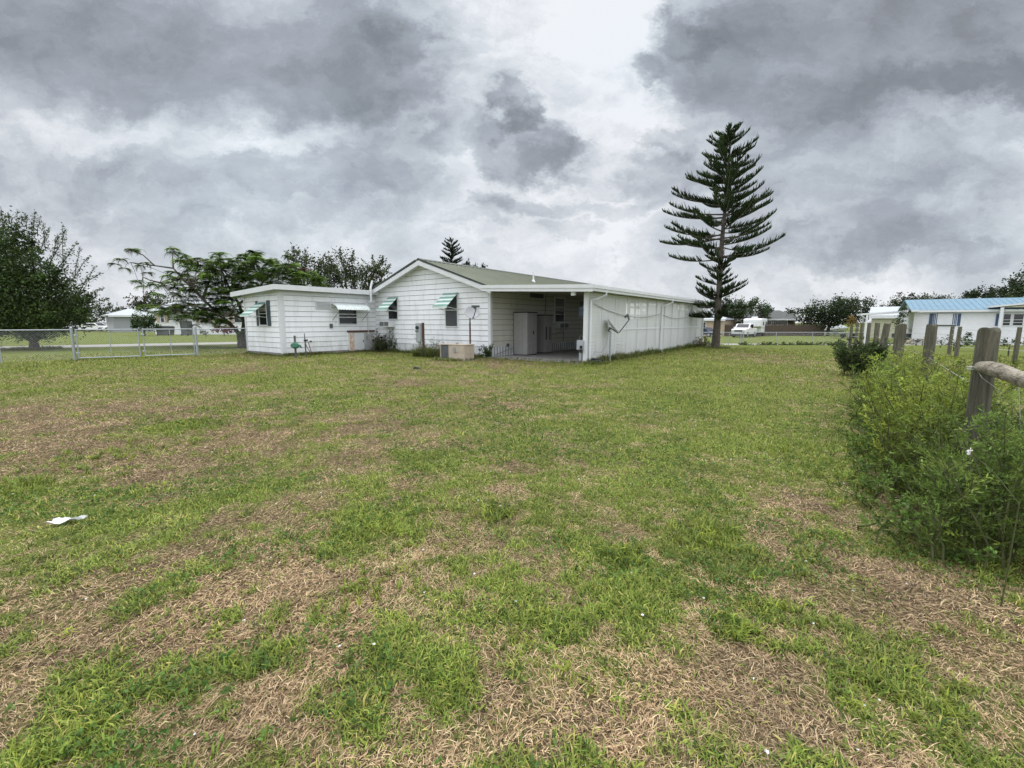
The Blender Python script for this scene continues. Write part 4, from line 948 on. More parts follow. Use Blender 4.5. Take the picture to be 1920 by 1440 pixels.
# big dense tree on the left
tree('broadleaf_tree','big dark dense tree with wispy shoots at the left edge, by the street',57,25.3,655,
  [(40,565,85,50),(-40,540,90,90),(105,568,52,38),(15,500,52,48),(60,595,85,32),(145,562,28,22),(-25,450,50,50),(68,515,40,40),(20,600,80,30),(100,600,55,24),(25,450,22,30),(105,525,26,28),(-80,470,80,90),(60,455,16,22),(60,625,26,12)],
  dens=1900,size=.16,asp=.42,col=(.036,.066,.018),tr=.24,maxn=90000,yel=.25,var=.45,
  spikes=[(75,470,92,425),(60,450,66,396),(30,440,32,393),(5,440,3,392),(90,500,124,430),(110,500,145,455),(130,530,168,480),(140,540,190,512),(150,560,195,540),(120,500,118,420),(50,430,48,400),(18,420,15,398),(100,480,108,440),(150,545,178,500),(140,520,150,462),(85,470,82,420),(160,570,205,560),(70,440,75,405),(40,420,41,405)])
# small round tree & others across the street on the left
tree('small_tree','small round dark tree in front of the white house across the street',268,52,625,[(268,604,19,17),(255,610,12,12),(282,603,13,14)],dens=900,size=.22,col=GREEN_D,tr=.12)
for k,(px,Y,lob,lab) in enumerate([
    (175,85,[(150,590,30,20),(190,585,26,16),(120,592,30,20)],'dark palmetto mass behind the white vinyl fence, left of the pale roofed house'),
    (265,90,[(262,572,22,16),(285,565,26,18),(300,580,30,14)],'dark tree rising behind the pale roofed garage'),
    (225,95,[(228,585,14,9)],'smallest dark treetop just left of the pale garage roof'),
    (300,95,[(330,580,40,16),(390,585,40,14)],'dark trees showing behind the spreading feathery tree'),]):
    tree('broadleaf_tree',lab,px,Y,620,lob,dens=160,size=.45,col=(.035,.05,.022),group='trees across the street on the left',tr=.2)
# oaks behind the annex
tree('oak_tree','leafy dark oak behind the annex roof, left of its neighbour',582,46,640,[(565,500,28,34),(590,520,34,40),(548,490,16,22),(610,505,22,30),(600,545,40,24)],dens=420,size=.24,asp=.5,col=(.048,.068,.028),group='oaks behind the annex',tr=.35,spikes=[(560,500,548,463),(575,500,572,466),(600,500,610,475),(545,510,538,470)],var=.45)
tree('oak_tree','leafy dark oak behind the annex roof, nearest the gable',665,46,640,[(640,500,30,30),(665,520,34,34),(632,525,36,30),(690,505,20,22),(708,508,18,26),(700,535,26,18),(722,515,10,16)],dens=420,size=.24,asp=.5,col=(.048,.068,.028),group='oaks behind the annex',tr=.35,spikes=[(700,500,698,477),(712,500,718,480),(640,490,638,467),(660,490,662,470),(722,510,733,495)],var=.45)
tree('broadleaf_tree','small rounded treetop over the roof ridge, right of the little pine',888,70,640,[(880,502,14,9),(900,505,14,8)],dens=260,size=.4,col=(.02,.035,.02),tr=.2)
tree('broadleaf_tree','tiny treetop peeking over the low end of the green roof',1014,80,640,[(1014,530,14,7),(1000,533,8,4)],dens=200,size=.4,col=(.02,.035,.02),tr=.2)
# right distance
RT=[(1378,75,[(1375,578,26,20),(1350,575,22,18),(1395,582,18,18)],'broad dark tree behind the dark roofed house, touching the tall pine',(.028,.048,.02)),
 (1428,80,[(1425,578,22,18),(1410,570,10,9),(1440,585,14,14)],'greener rounded tree behind the left half of the dark roof',(.04,.065,.03)),
 (1490,95,[(1490,588,18,9),(1475,592,8,5)],'small distant treetop just right of the dark roof',(.03,.05,.03)),
 (1555,74,[(1560,578,44,18),(1520,592,28,20),(1600,572,36,14),(1585,590,44,16),(1545,600,40,14),(1620,590,14,16)],'wide spreading evergreen right of the board fence, with several trunks',(.024,.042,.016)),
 (1700,80,[(1700,566,30,14),(1675,574,20,10),(1730,566,24,12)],'dark tree behind the beige barn and blue roof',(.028,.046,.02)),
 (1770,100,[(1765,566,40,8)],'thin line of treetop over the middle of the blue roof',(.04,.055,.03)),
 (1850,75,[(1850,552,30,12),(1820,556,18,9),(1880,556,26,12)],'dark rounded tree behind the right part of the blue roof',(.024,.042,.018)),
 (1915,62,[(1912,542,22,22),(1945,530,40,34),(1900,556,20,12)],'taller leafy tree at the right edge above the blue roof',(.035,.058,.024))]
for px,Y,lob,lab,cl in RT:
    tree('broadleaf_tree',lab,px,Y,620,lob,dens=340,size=.34,col=cl,group='trees beyond the fence on the right',tr=.25,var=.45)
tree('small_tree','small round dark tree before the beige barn, left of the blue roofed house',1692,44,640,[(1692,592,12,16),(1688,600,12,11),(1697,584,8,9)],dens=900,size=.14,col=(.026,.045,.018),tr=.06)
tree('croton_shrub','small orange tinged palm like shrub beside the white awning post',1597,50,630,[(1598,605,9,8),(1600,597,6,6)],dens=700,size=.3,asp=.2,col=(.17,.13,.04),tr=.09,cat='shrub')
def poinciana():
    Y=28.0; b=gnd(457,652); t=thing('feathery_tree','spreading feathery leaved tree leaning over the fence left of the annex','tree',tuple(b))
    mb=MB(); tips=[]
    def P(px,py,dy=0): return at(px,py,Y+dy)
    f1=P(450,628); mb.tube([b-Vector((.1,0,.1)),b.lerp(f1,.5),f1],[.30,.24,.2],8)
    main=[[(450,628,0),(430,606,-.5),(405,585,-1),(380,560,-1.5),(355,530,-2)],[(455,628,0),(458,600,.3),(448,570,.6),(430,540,.5),(415,505,0)],
          [(405,585,-1),(370,575,-2),(330,570,-2.5),(300,575,-3)],[(380,560,-1.5),(340,520,-1),(325,503,-.5),(290,498,0),(245,492,.5)],
          [(448,570,.6),(480,545,1.2),(505,515,1.5),(530,500,1.5)],[(430,540,.5),(460,510,1.5),(480,492,1.5)],[(480,545,1.2),(530,535,2),(570,520,2)],
          [(355,530,-2),(350,505,-1.5),(370,490,-1)],[(380,560,-1.5),(395,520,1),(390,490,1.5)],[(325,503,-.5),(323,475,-.5)],[(290,498,0),(268,478,.3),(245,470,.5)],[(430,606,-.5),(380,590,1.5),(340,585,2.5)],
          [(530,500,1.5),(560,500,2),(590,515,2)],[(300,530,-1),(280,525,-1),(268,520,-1)],[(340,520,-1),(318,530,-1),(300,530,-1)],[(458,600,.3),(440,590,-1.5),(420,595,-2.5)]]
    for br in main:
        pts=[P(*q) for q in br]; r0=.13 if br[0][1]>600 else (.08 if br[0][1]>555 else .05)
        mb.tube(pts,[r0*(1-.75*k/(len(pts)-1)) for k in range(len(pts))],6)
        tips.append(pts[-1])
    # rosette positions through flat layers
    lay=[(245,470,16,6,5),(228,493,12,5,5),(272,497,14,7,5),(323,470,9,4,4),(262,526,12,8,5),(290,535,14,8,6),(360,492,30,10,24),(400,490,30,12,24),(345,520,36,10,26),(385,515,36,14,30),(430,500,30,12,26),(470,488,30,12,28),(500,505,30,14,30),
         (440,525,34,12,30),(400,545,40,12,34),(345,548,34,10,24),(470,515,30,12,26),(330,580,40,8,26),(375,575,40,10,36),(300,575,26,6,14),(350,592,36,6,20),(415,580,34,12,30),(430,560,30,14,26),(535,500,26,12,26),(565,512,24,10,22),(590,522,16,7,12),(540,525,40,10,28),(500,530,34,10,22),(450,545,26,12,20),(405,600,28,8,18),(460,590,12,20,12),(480,540,24,8,14),(470,475,18,6,6),(455,620,8,14,4)]
    base=[];az=[]
    cen=[]
    for (x,y,rx,ry,n) in lay:
        for _ in range(int(n*.78)):
            q=P(x+random.gauss(0,.55)*rx,y+random.gauss(0,.8)*ry,random.uniform(-2.2,2.2)*(1 if rx>18 else .2)); cen.append(q)
    for q in cen[::2]:
        tp=min(tips,key=lambda v:(v-q).length)
        if (tp-q).length<2.2: mb.tube([tp,(tp+q)/2+Vector((0,0,.1)),q],[.02,.015,.01],4)
    mb.build('trunk',M['bark'],t)
    PP=[];A=[];Ln=[];E0=[];E1=[];Cc=[]
    for q in cen:
        k=random.randint(9,14); c=tints(1,random.choice([(.10,.19,.034),(.14,.25,.045),(.065,.125,.03)]),.3,.3)[0]
        if random.random()<.015: c=np.array([.13,.05,.015])
        for m in range(k):
            PP.append(q); A.append(random.uniform(0,6.28)); Ln.append(random.uniform(.30,.58)); e=random.uniform(-.3,.6); E0.append(e); E1.append(e-random.uniform(1.0,2.2)); Cc.append(c*random.uniform(.75,1.25))
    PP=np.array([tuple(p) for p in PP]); n=len(PP)
    # each frond: a spine with rows of paired leaflets
    A=np.array(A);Ln=np.array(Ln);E0=np.array(E0);E1=np.array(E1);Cc=np.array(Cc); VS=[];CS_=[]
    for s in np.linspace(.12,1,9):
        el=E0+(E1-E0)*s*.5; p=PP+np.stack([np.cos(A)*np.cos(el),np.sin(A)*np.cos(el),np.sin(el)],1)*(Ln*s)[:,None]
        w=.13*math.sin(math.pi*min(1,.25+.75*s))+.03
        for sd in (1,-1):
            d=np.stack([-np.sin(A)*sd+.4*np.cos(A),np.cos(A)*sd+.4*np.sin(A),-.25*np.ones(n)],1)*w
            x=np.stack([np.cos(A),np.sin(A),np.zeros(n)],1)*.02
            VS.append(np.stack([p-x,p+x,p+d+x,p+d-x],1)); CS_.append(Cc)
    quadmesh('crown',np.concatenate(VS),4,LF,np.concatenate(CS_),M['leaf'],t)
poinciana()
def norfolk(name,label,base,height,prof,nwh,seedcol,lowbare=None,detail=1.0,lean=0.0):
    """prof(z fraction)->branch length; whorls of upturned comb-like branches"""
    t=thing(name,label,'pine tree',tuple(base)); mb=MB()
    pts=[base+Vector((lean*(k/10)**2+.03*math.sin(k),0,height*.985*k/10-(.1 if k==0 else 0))) for k in range(11)]
    r0=height*.0165; mb.tube(pts,[r0*(1.25 if k==0 else 1)*(1-.9*k/10)+.012 for k in range(11)],10); mb.build('trunk',M['bark'],t)
    # limbs part and foliage
    lim=MB(); Ps=[];Ds=[];Ls=[];Cs=[]
    zs=[]; z=prof['z0']
    while z<height-.15: zs.append(z); z+=prof['gap'](z/height)
    for wi,z in enumerate(zs):
        fz=z/height; n=random.choice([4,5,5,6]); ph=random.random()*6.28
        for k in range(n):
            az_=ph+2*math.pi*k/n+random.gauss(0,.16); Lb=prof['len'](fz,az_)*random.uniform(.72,1.08)
            if Lb<.12: continue
            rise0=prof['rise'](fz)+random.gauss(0,.08); curl=prof['curl'](fz)
            d=Vector((math.cos(az_),math.sin(az_),0)); c0=base+Vector((lean*fz*fz,0,z+random.gauss(0,.10))); path=[]
            m=9
            for q in range(m+1):
                s=q/m; path.append(c0+d*(Lb*s)+Vector((0,0,Lb*(rise0*s+curl*s*s*s))))
            lim.tube(path,[max(.006,.012+Lb*.011*(1-q/m)) for q in range(m+1)],4,cap=False)
            start=prof['bare'](fz); cnt=int(Lb*(1-start)*70*detail)+6
            col=np.array(seedcol)*random.uniform(.7,1.3)
            sd=Vector((-d.y,d.x,0))
            for _ in range(cnt):
                s=start+(1-start)*random.random(); f=s*m; i0=min(int(f),m-1); p=path[i0].lerp(path[i0+1],f-i0); tan=(path[i0+1]-path[i0]).normalized()
                a=random.choice([-1,1])*random.uniform(.2,1.1); ln=random.uniform(.18,.46)*(1.12-.55*s**3)*min(1,.45+Lb*.35)
                if random.random()<.12: ln*=1.5
                dv_=(tan*.75+sd*math.sin(a)*1.0+Vector((0,0,1))*(.5+.5*random.random())).normalized()
                Ps.append(p); Ds.append(dv_); Ls.append(ln); Cs.append(col*random.uniform(.75,1.25)*(1+.5*s))
    lim.build('branches',M['bark'],t)
    P=np.array([tuple(p) for p in Ps]); D=np.array([tuple(p) for p in Ds]); Lr=np.array(Ls); Cc=np.array(Cs); n=len(P); W=.019/ (detail**.5)
    VS=[];CC=[]
    for r in range(2):
        rr=RNG.normal(0,1,(n,3)); S=np.cross(D,rr); S/=np.linalg.norm(S,axis=1)[:,None]; S*=W
        D2=D.copy(); D2[:,2]+=.35; D2/=np.linalg.norm(D2,axis=1)[:,None]
        mid=P+D*(Lr*.5)[:,None]; tip=mid+D2*(Lr*.5)[:,None]
        VS.append(np.stack([P-S*.7,P+S*.7,mid-S,mid+S,tip-S*.35,tip+S*.35],1)); CC.append(Cc)
    quadmesh('crown',np.concatenate(VS),6,BF,np.concatenate(CC),M['leaf'],t)
def pine():
    base=gnd(1341,653); H_=12.1
    def ln(f,a):
        z=f*H_
        if z<3.2: return 1.8*random.uniform(.8,1.08)
        if z<5.1: return .95*random.uniform(.6,1.35)
        g=(f-.42)/.58
        L=3.55*(1-g)**.60+.18
        side=math.cos(a)
        return L*(1.0-.06*side)
    def gap(f):
        if f<.26: return .42
        if f<.42: return .42
        return .60-.26*f
    def rise(f):
        if f<.2: return -.12
        if f<.27: return .30
        if f<.42: return .30
        g=(f-.42)/.58; return .0+.36*g**1.3
    prof=dict(z0=1.9,gap=gap,len=ln,rise=rise,curl=lambda f:.18 if f>.42 else .15,bare=lambda f:(random.uniform(.10,.42) if f<.64 else .06) if f>.42 else .10)
    norfolk('norfolk_pine','tall lone norfolk pine with tiers of upturned branches beside the lattice carport',base,H_,prof,0,(.028,.048,.016),lean=.15)
    b2=at(849,600,44); b2=Vector((b2.x,b2.y,0)); h2=at(849,446,44).z
    prof2=dict(z0=h2*.45,gap=lambda f:.34,len=lambda f,a:1.75*(1-((f-.4)/.6))**.55+.25,rise=lambda f:.05+.5*max(0,(f-.5))*1.6,curl=lambda f:.15,bare=lambda f:.1)
    norfolk('norfolk_pine','small distant norfolk pine top rising behind the green roof ridge',b2,h2,prof2,0,(.014,.026,.014),detail=.9)
pine()
# ------------------------------------------------------------------ shrubs and weeds
def feather_shrub(name,label,stems,col,leaf=.035,asp=.28,dens=1.0,group=None,spread=.5,height=1.2,thin=.1,n_side=14,cat='shrub'):
    """stems: list of (x,y,h,lean az,lean) ; each stem bears side shoots with small narrow leaflets"""
    b=Vector((sum(s[0] for s in stems)/len(stems),sum(s[1] for s in stems)/len(stems),0)); t=thing(name,label,cat,tuple(b),group); mb=MB(); Ps=[];Us=[];Cs=[]
    for (x,y,h,la,ll) in stems:
        base=Vector((x,y,float(dip(x,y)))); ld=Vector((math.cos(la),math.sin(la),0)); pts=[base+Vector((0,0,h*s))+ld*(ll*s*s)+Vector((random.gauss(0,.015),random.gauss(0,.015),0)) for s in (0,.25,.5,.75,1)]
        mb.tube(pts,[.008,.007,.006,.004,.002],4,cap=False); c=tints(1,col,.25,.3)[0]
        ns=int(n_side*h*dens)+4
        for k in range(ns):
            s=.08+.92*random.random()**.8; f=s*4; i0=min(int(f),3); p=pts[i0].lerp(pts[i0+1],f-i0); a=random.uniform(0,6.28); L=random.uniform(.12,.34)*(1.1-.65*s)*h**.5
            dd=Vector((math.cos(a),math.sin(a),random.uniform(.25,1.1))).normalized(); q=p+dd*L
            if random.random()<.5: mb.tube([p,q],[.0028,.0015],3,cap=False)
            nl=int(L*90*dens)+5
            sv=RNG.random(nl)[:,None]; Pl=np.array(p)[None]*(1-sv)+np.array(q)[None]*sv; Ps.append(Pl+RNG.normal(0,.006,(nl,3))); Us.append(np.repeat(np.array(dd)[None],nl,0)*.8); cc=c*random.uniform(.7,1.35); Cs.append(np.clip(cc[None]*RNG.uniform(.75,1.3,(nl,1))*(.85+.3*s),0,1))
    P=np.concatenate(Ps);U=np.concatenate(Us);Cc=np.concatenate(Cs); P[:,2]=np.maximum(P[:,2],.01+dip(P[:,0],P[:,1]))
    mb.build('stems',M['stem'],t)
    quadmesh('foliage',leaves(P,RNG.uniform(.6,1.3,len(P))*leaf,asp,Cc,U),4,LF,Cc,M['leaf'],t)
    return t
M['stem']=mat('green_brown_stem',(.07,.08,.03),.8,.3,20)
def scatter(cx,cy,rx,ry,n,h0,h1,edge=.5):
    out=[]
    for _ in range(n):
        a=random.uniform(0,6.28); r=math.sqrt(random.random()); x=cx+math.cos(a)*r*rx; y=cy+math.sin(a)*r*ry
        out.append((x,y,random.uniform(h0,h1)*(1-edge*r*r),a+random.gauss(0,.5),random.uniform(.05,.4)*(r+.2)))
    return out
def along(i0,i1,w,n,h0,h1,off=0):
    p0=Vector((3.5,3.28,0)); d=Vector((.6,.8,0)); nn=Vector((-.8,.6,0)); out=[]
    for _ in range(n):
        s=random.uniform(i0,i1); u=random.uniform(-1,1); q=p0+d*s+nn*(off+u*w); out.append((q.x,q.y,random.uniform(h0,h1)*(1-.35*u*u),random.uniform(0,6.28),random.uniform(.05,.4)))
    return out
feather_shrub('roadside_shrub','big feathery light green shrub swallowing the near fence post',along(.55,3.9,.36,160,.62,1.15,.10),(.16,.225,.04),leaf=.040,asp=.24)
feather_shrub('roadside_shrub','low dark green shrub mass under the round rail at the right edge',along(-1.0,.6,.36,130,.5,.92,-.05),(.10,.165,.034),leaf=.036,asp=.24)
feather_shrub('roadside_shrub','middle feathery shrub between the second and third wooden posts',along(3.6,7.2,.5,95,.5,.98,.1),(.12,.18,.036),leaf=.05,asp=.24,dens=.8)
feather_shrub('dark_shrub','dense dark green shrub at the far end of the post row, nearest the lawn',scatter(9.75,12.5,.30,.6,50,.85,1.25,.3),(.030,.055,.018),leaf=.075,asp=.26,dens=.9)
feather_shrub('roadside_shrub','leafy green growth along the far wire fence, left of the near post',scatter(10.0,10.2,1.3,1.1,46,.3,.6)+scatter(12.4,11.6,1.3,1.2,34,.4,.75),(.11,.165,.035),leaf=.06,asp=.3,dens=.7)
feather_shrub('low_weeds','low bushy weeds spilling from the shrubs onto the lawn edge',along(-1.0,5.0,.28,170,.12,.32,.42),(.09,.16,.034),leaf=.030,asp=.5,cat='weeds')
feather_shrub('pasture_growth','pale green rough growth under the rail beyond the near post',along(.3,4.5,.9,80,.35,.75,-1.0),(.13,.18,.05),leaf=.045,asp=.25,cat='weeds')
def flower_stalk():
    a=at(1911,945,2.15); b=at(1818,846,2.3); t=thing('flower_stalk','single arching weed stalk with a white flower spike at the right edge','flower',tuple(Vector((a.x,a.y,0)))); mb=MB()
    r=Vector((a.x+.05,a.y+.05,.0)); mb.tube([r,a,a.lerp(b,.5)+Vector((0,0,.02)),b],[.004,.003,.003,.002],5); mb.build('stem',M['stem'],t)
    P=np.array([tuple(b+Vector((random.gauss(0,.006),0,random.gauss(0,.005)))) for _ in range(26)]); c=np.full((26,3),.8)
    quadmesh('petals',leaves(P,np.full(26,.014),.7,c),4,LF,c,M['leaf'],t)
flower_stalk()
def grass_tuft_field():
    # ragged uncut grass and weeds at the feet of walls, posts and trees
    lines=[(H(-5.1,12.42),H(-.1,12.42),420,.05,.22),(H(-5.08,12.5),H(-5.08,16),160,.05,.13),(H(-.12,12.3),H(-.12,4.9),650,.06,.3),(H(-.15,4.6),H(-.15,.1),160,.03,.12),(H(0,-.12),H(16,-.12),1500,.06,.34),(gnd(141,676),gnd(371,668),260,.03,.10),(gnd(1313,649,-.6),gnd(1592,648,-.6),700,.1,.35)]
    Ps=[];Hs=[]
    for a,b,n,h0,h1 in lines:
        for _ in range(n):
            s=random.random(); q=a.lerp(b,s); w=random.gauss(0,.09); d=(b-a).normalized(); q=q+Vector((-d.y,d.x,0))*w
            k=7; cl=.4+1.2*vnoise(np.array(q.x*.9),np.array(q.y*.9),5); h=random.uniform(h0,h1)*cl
            for _ in range(k): Ps.append((q.x+random.gauss(0,.035),q.y+random.gauss(0,.035),0)); Hs.append(h*random.uniform(.5,1.2))
    for (cx,cy,r,n,h) in [(gnd(1341,653).x,gnd(1341,653).y,.8,350,.16),(gnd(853,674).x,gnd(853,674).y-.1,.9,300,.15),(gnd(791,668).x,gnd(791,668).y,.35,200,.5),(gnd(812,669).x,gnd(812,669).y,.45,200,.5),(gnd(1113,682).x,gnd(1113,682).y,.5,260,.16),(gnd(676,659).x,gnd(676,659).y,.9,200,.12),(gnd(57,655).x,gnd(57,655).y,1.3,300,.2)]:
        for _ in range(n):
            a=random.uniform(0,6.28); q=r*math.sqrt(random.random()); 
            for _ in range(5): Ps.append((cx+math.cos(a)*q+random.gauss(0,.03),cy+math.sin(a)*q+random.gauss(0,.03),0)); Hs.append(h*random.uniform(.4,1.2))
    P=np.array(Ps,float); P[:,2]+=dip(P[:,0],P[:,1]); n=len(P); Hh=np.array(Hs); col=tints(n,(.085,.135,.032),.3,.35); dry=RNG.random(n)<.15; col[dry]=np.array([.3,.24,.15])
    V=blades(P,RNG.uniform(0,6.28,n),Hh,np.full(n,.016),RNG.uniform(.8,1.5,n),RNG.uniform(-.1,1.2,n),col)
    tag(quadmesh('tall_grass',V,6,BF,col,M['grass']),'ragged uncut grass at the feet of the walls, fences and pine','grass',kind='stuff')
grass_tuft_field()
g=gnd(726,660); feather_shrub('weedy_shrub','twiggy dark weedy bush between the rusty cabinet and gable wall',scatter(g.x,g.y-.1,.75,.45,26,.6,1.35,.3),(.032,.05,.02),leaf=.07,asp=.25,dens=.55)
g=gnd(705,659); feather_shrub('weedy_shrub','dense dark low bush hugging the rusty cabinet',scatter(g.x+.35,g.y-.1,.28,.3,20,.5,.95,.3),(.022,.036,.015),leaf=.07,asp=.3,dens=.9)
g=gnd(806,670); feather_shrub('weedy_shrub','thin tall wispy weeds between the meter post and the beige condenser',scatter(g.x,g.y-.1,.5,.3,20,.5,1.1,.3),(.07,.085,.035),leaf=.06,asp=.16,dens=.5)
g=gnd(916,671); feather_shrub('vine_weed','green vine climbing the corner of the house by the carport',scatter(g.x,g.y-.05,.10,.08,12,.25,.95,.6),(.035,.07,.02),leaf=.05,asp=.5,dens=1.1,cat='plant')
g=gnd(1303,650); feather_shrub('weedy_shrub','small grey brown weedy bush at the far corner of the lattice wall',scatter(g.x,g.y-.4,.7,.5,22,.35,.75,.3),(.10,.09,.05),leaf=.08,asp=.3,dens=.7)
for px,rx,lab in ((1440,.8,'small dark weed clump in the wire fence line, nearest the tall pine'),(1500,1.9,'long low dark weed clump along the wire fence'),(1560,1.6,'flowering pale weed clump at the wooden post end of the wire fence'),(1393,.5,'tiny weed clump at the foot of the paired fence posts')):
    g=gnd(px,649.5,-.60); feather_shrub('fence_weeds',lab,scatter(g.x,g.y-.1,rx,.35,int(16*rx)+6,.22,.5,.3),(.055,.085,.025),leaf=.09,asp=.35,dens=.7,group='weed clumps along the wire fence',cat='weeds')
# ================================================================== neighbouring houses, vehicles
def hp(px,Y): q=at(px,600,Y); return Vector((q.x,q.y,float(dip(q.x,q.y))))
def simple_win(t,pf,t0,t1,z0,z1,rails=(.5,)): return window(t,pf,t0,t1,z0,z1,.07,rails)
def blue_house():
    p=hp(1713,46); q=hp(1990,40.5); p.z=q.z=0; d=(q-p).normalized(); pf=PF(p,d,(d.y,-d.x,0)); L=(q-p).length; zt=lambda py:at(1760,py,46).z
    t=thing('blue_roofed_house','white house with light blue metal roof and blue shutters on the right','house',tuple(p)); E=zt(584)
    mb=MB(); pf.box(mb,0,L,-.8,E,-8,0); mb.build('wall',M['vinyl'],t)
    mb=MB(); zr=at(1760,564.5,46+4).z; P=pf.P
    mb.hexa([P(-.35,E+.02,.45),P(L+.3,E+.02,.45),P(L+.3,zr,-4),P(-.35,zr,-4),P(-.35,E+.12,.45),P(L+.3,E+.12,.45),P(L+.3,zr+.1,-4),P(-.35,zr+.1,-4)])
    mb.hexa([P(-.35,zr,-4.001),P(L+.3,zr,-4.001),P(L+.3,E+.02,-8.4),P(-.35,E+.02,-8.4),P(-.35,zr+.1,-4.001),P(L+.3,zr+.1,-4.001),P(L+.3,E+.12,-8.4),P(-.35,E+.12,-8.4)])
    k=0
    while k<L: mb.hexa([P(k,E+.121,.45),P(k+.05,E+.121,.45),P(k+.05,zr+.101,-4),P(k,zr+.101,-4),P(k,E+.15,.45),P(k+.05,E+.15,.45),P(k+.05,zr+.13,-4),P(k,zr+.13,-4)]); k+=.45
    mb.build('roof',M['blueroof'],t)
    mb=MB(); mb.add([P(0.001,E,0),P(.001,E,-8),P(.001,zr-.05,-4)],[(0,1,2)]); pf.box(mb,-.36,L,E-.1,E+.1,.451,.50); mb.build('fascia',M['trim'],t)
    t0,t1,z0,z1=pf.rect(1749,1794,588,609); mb=MB(); pf.box(mb,t0,t1,z0,z1,.0,.16); s=mb.build('storm_panel',M['trim'],t)
    mb=MB()
    for f in (.03,.09,.16,.84,.91,.97): c=t0+(t1-t0)*f; pf.box(mb,c-.05,c+.02,z0+.03,z1+.0,.161,.175)
    mb.build('stripe',M['blue'],s)
    mb=MB(); pf.box(mb,t0,t1,z0-.12,z0-.01,.0,.10); mb.build('sill',M['darkgrey'],t)
    for a,b in ((1742,1748),(1795.5,1801),(1867,1876)):
        u0,u1,w0,w1=pf.rect(a,b,588,610); mb=MB(); pf.box(mb,u0,u1,w0-.05,w1,.0,.05); k=w0
        while k<w1-.06: pf.box(mb,u0+.05,u1-.05,k,k+.05,.051,.065); k+=.12
        mb.build('shutter',M['blue'],t)
    # porch gable at the right
    g0=pf.hit(1862,600)[0]; zE=zt(579); zP=zt(563)-.3; ow=.9
    mb=MB()
    mb.hexa([P(g0-.5,zE,ow),P(g0+4.5,zP,ow),P(g0+4.5,zP,-2),P(g0-.5,zE,-2),P(g0-.5,zE+.16,ow),P(g0+4.5,zP+.16,ow),P(g0+4.5,zP+.16,-2),P(g0-.5,zE+.16,-2)]); mb.build('porch_roof',M['trim'],t)
    mb=MB(); mb.add([P(g0+.2,zE,ow-.1),P(g0+4.4,zE,ow-.1),P(g0+4.4,zP-.02,ow-.1)],[(0,1,2)]); mb.build('porch_gable',M['olivewall'],t)
    mb=MB(); u=pf.hit(1877,600,ow)[0]; pf.box(mb,u-.12,u+.1,-.7,zE,ow-.2,ow-.02); mb.build('porch_post',M['trim'],t)
    for a,b in ((1881,1894),(1900,1918)):
        u0,u1,w0,w1=pf.rect(a,b,589,610,.0); simple_win(t,pf,u0,u1,w0,w1,(.25,.5))
    # awning canopy at the left end
    c0=hp(1612,45.0); c1=hp(1718,45.6); c0.z=c1.z=0; z0=at(1612,590,45).z; z1=at(1715,583,45.6).z; mb=MB(); nrm=pf.n
    mb.hexa([c0+nrm*.8+Vector((0,0,z0-.06)),c1+nrm*.8+Vector((0,0,z1-.06)),c1-nrm*4+Vector((0,0,z1-.06)),c0-nrm*4+Vector((0,0,z0-.06)),c0+nrm*.8+Vector((0,0,z0+.1)),c1+nrm*.8+Vector((0,0,z1+.1)),c1-nrm*4+Vector((0,0,z1+.1)),c0-nrm*4+Vector((0,0,z0+.1))]); mb.build('canopy',M['trim'],t)
    for dz in (0,-3.8):
        cp=c0+d*.5+nrm*(.6+dz); mb=MB(); mb.tube([cp-Vector((0,0,.7)),cp+Vector((0,0,z0-.05))],.09,8); mb.build('canopy_post',M['trim'],t)
    mb=MB(); mb.tube([c0+nrm*.75+Vector((0,0,z0-.08)),c0+d*.45+nrm*.6+Vector((0,0,z0-.4)),c0+d*.45+nrm*.6+Vector((0,0,.2))],.05,6); mb.build('downspout',M['trim'],t)
blue_house()
def boxhouse(name,label,pxa,pxb,Y,pybase,pyeave,pyridge,wallm,roofm,hip=.0,wins=(),dep=8,fas=.16,cat='house',over=.5,shut=False,Yb=None):
    a=hp(pxa,Y); b=hp(pxb,Yb or Y); d=(b-a).normalized(); L=(b-a).length; pf=PF(a,d,(d.y,-d.x,0)); E=at(pxa,pyeave,Y).z; zr=at((pxa+pxb)/2,pyridge,Y+dep/2).z; P=pf.P
    t=thing(name,label,cat,tuple(a)); mb=MB(); pf.box(mb,0,L,-.8,E,-dep,0); mb.build('wall',M[wallm],t)
    mb=MB(); h=hip; o=over
    v=[P(-o,E,o),P(L+o,E,o),P(L+o,E,-dep-o),P(-o,E,-dep-o),P(h-o,zr,-dep/2),P(L+o-h,zr,-dep/2),P(-o,E+.12,o),P(L+o,E+.12,o),P(L+o,E+.12,-dep-o),P(-o,E+.12,-dep-o)]
    mb.add(v,[(0,3,2,1),(6,7,5,4),(7,8,5),(8,9,4,5),(9,6,4),(0,1,7,6),(1,2,8,7),(2,3,9,8),(3,0,6,9)]); mb.build('roof',M[roofm],t)
    mb=MB(); pf.box(mb,-o,L+o,E-fas,E+.10,o+.005,o+.06); mb.build('fascia',M['trim'],t)
    for (x0,x1,y0,y1) in wins:
        q=pf.rect(x0,x1,y0,y1); window(t,pf,*q,.10,(.5,),depth=.08)
        if shut:
            for s0,s1 in ((q[0]-.55,q[0]-.12),(q[1]+.12,q[1]+.55)): mb=MB(); pf.box(mb,s0,s1,q[2]-.05,q[3]+.05,0,.05); mb.build('shutter',M['tan'],t)
    return t,pf
boxhouse('barn','beige barn with a pale metal roof behind the white canopy',1634,1700,62,622,593,576,'olivewall','whiteroof',dep=12,wins=(),fas=.3,cat='barn',over=.3,Yb=59.7)
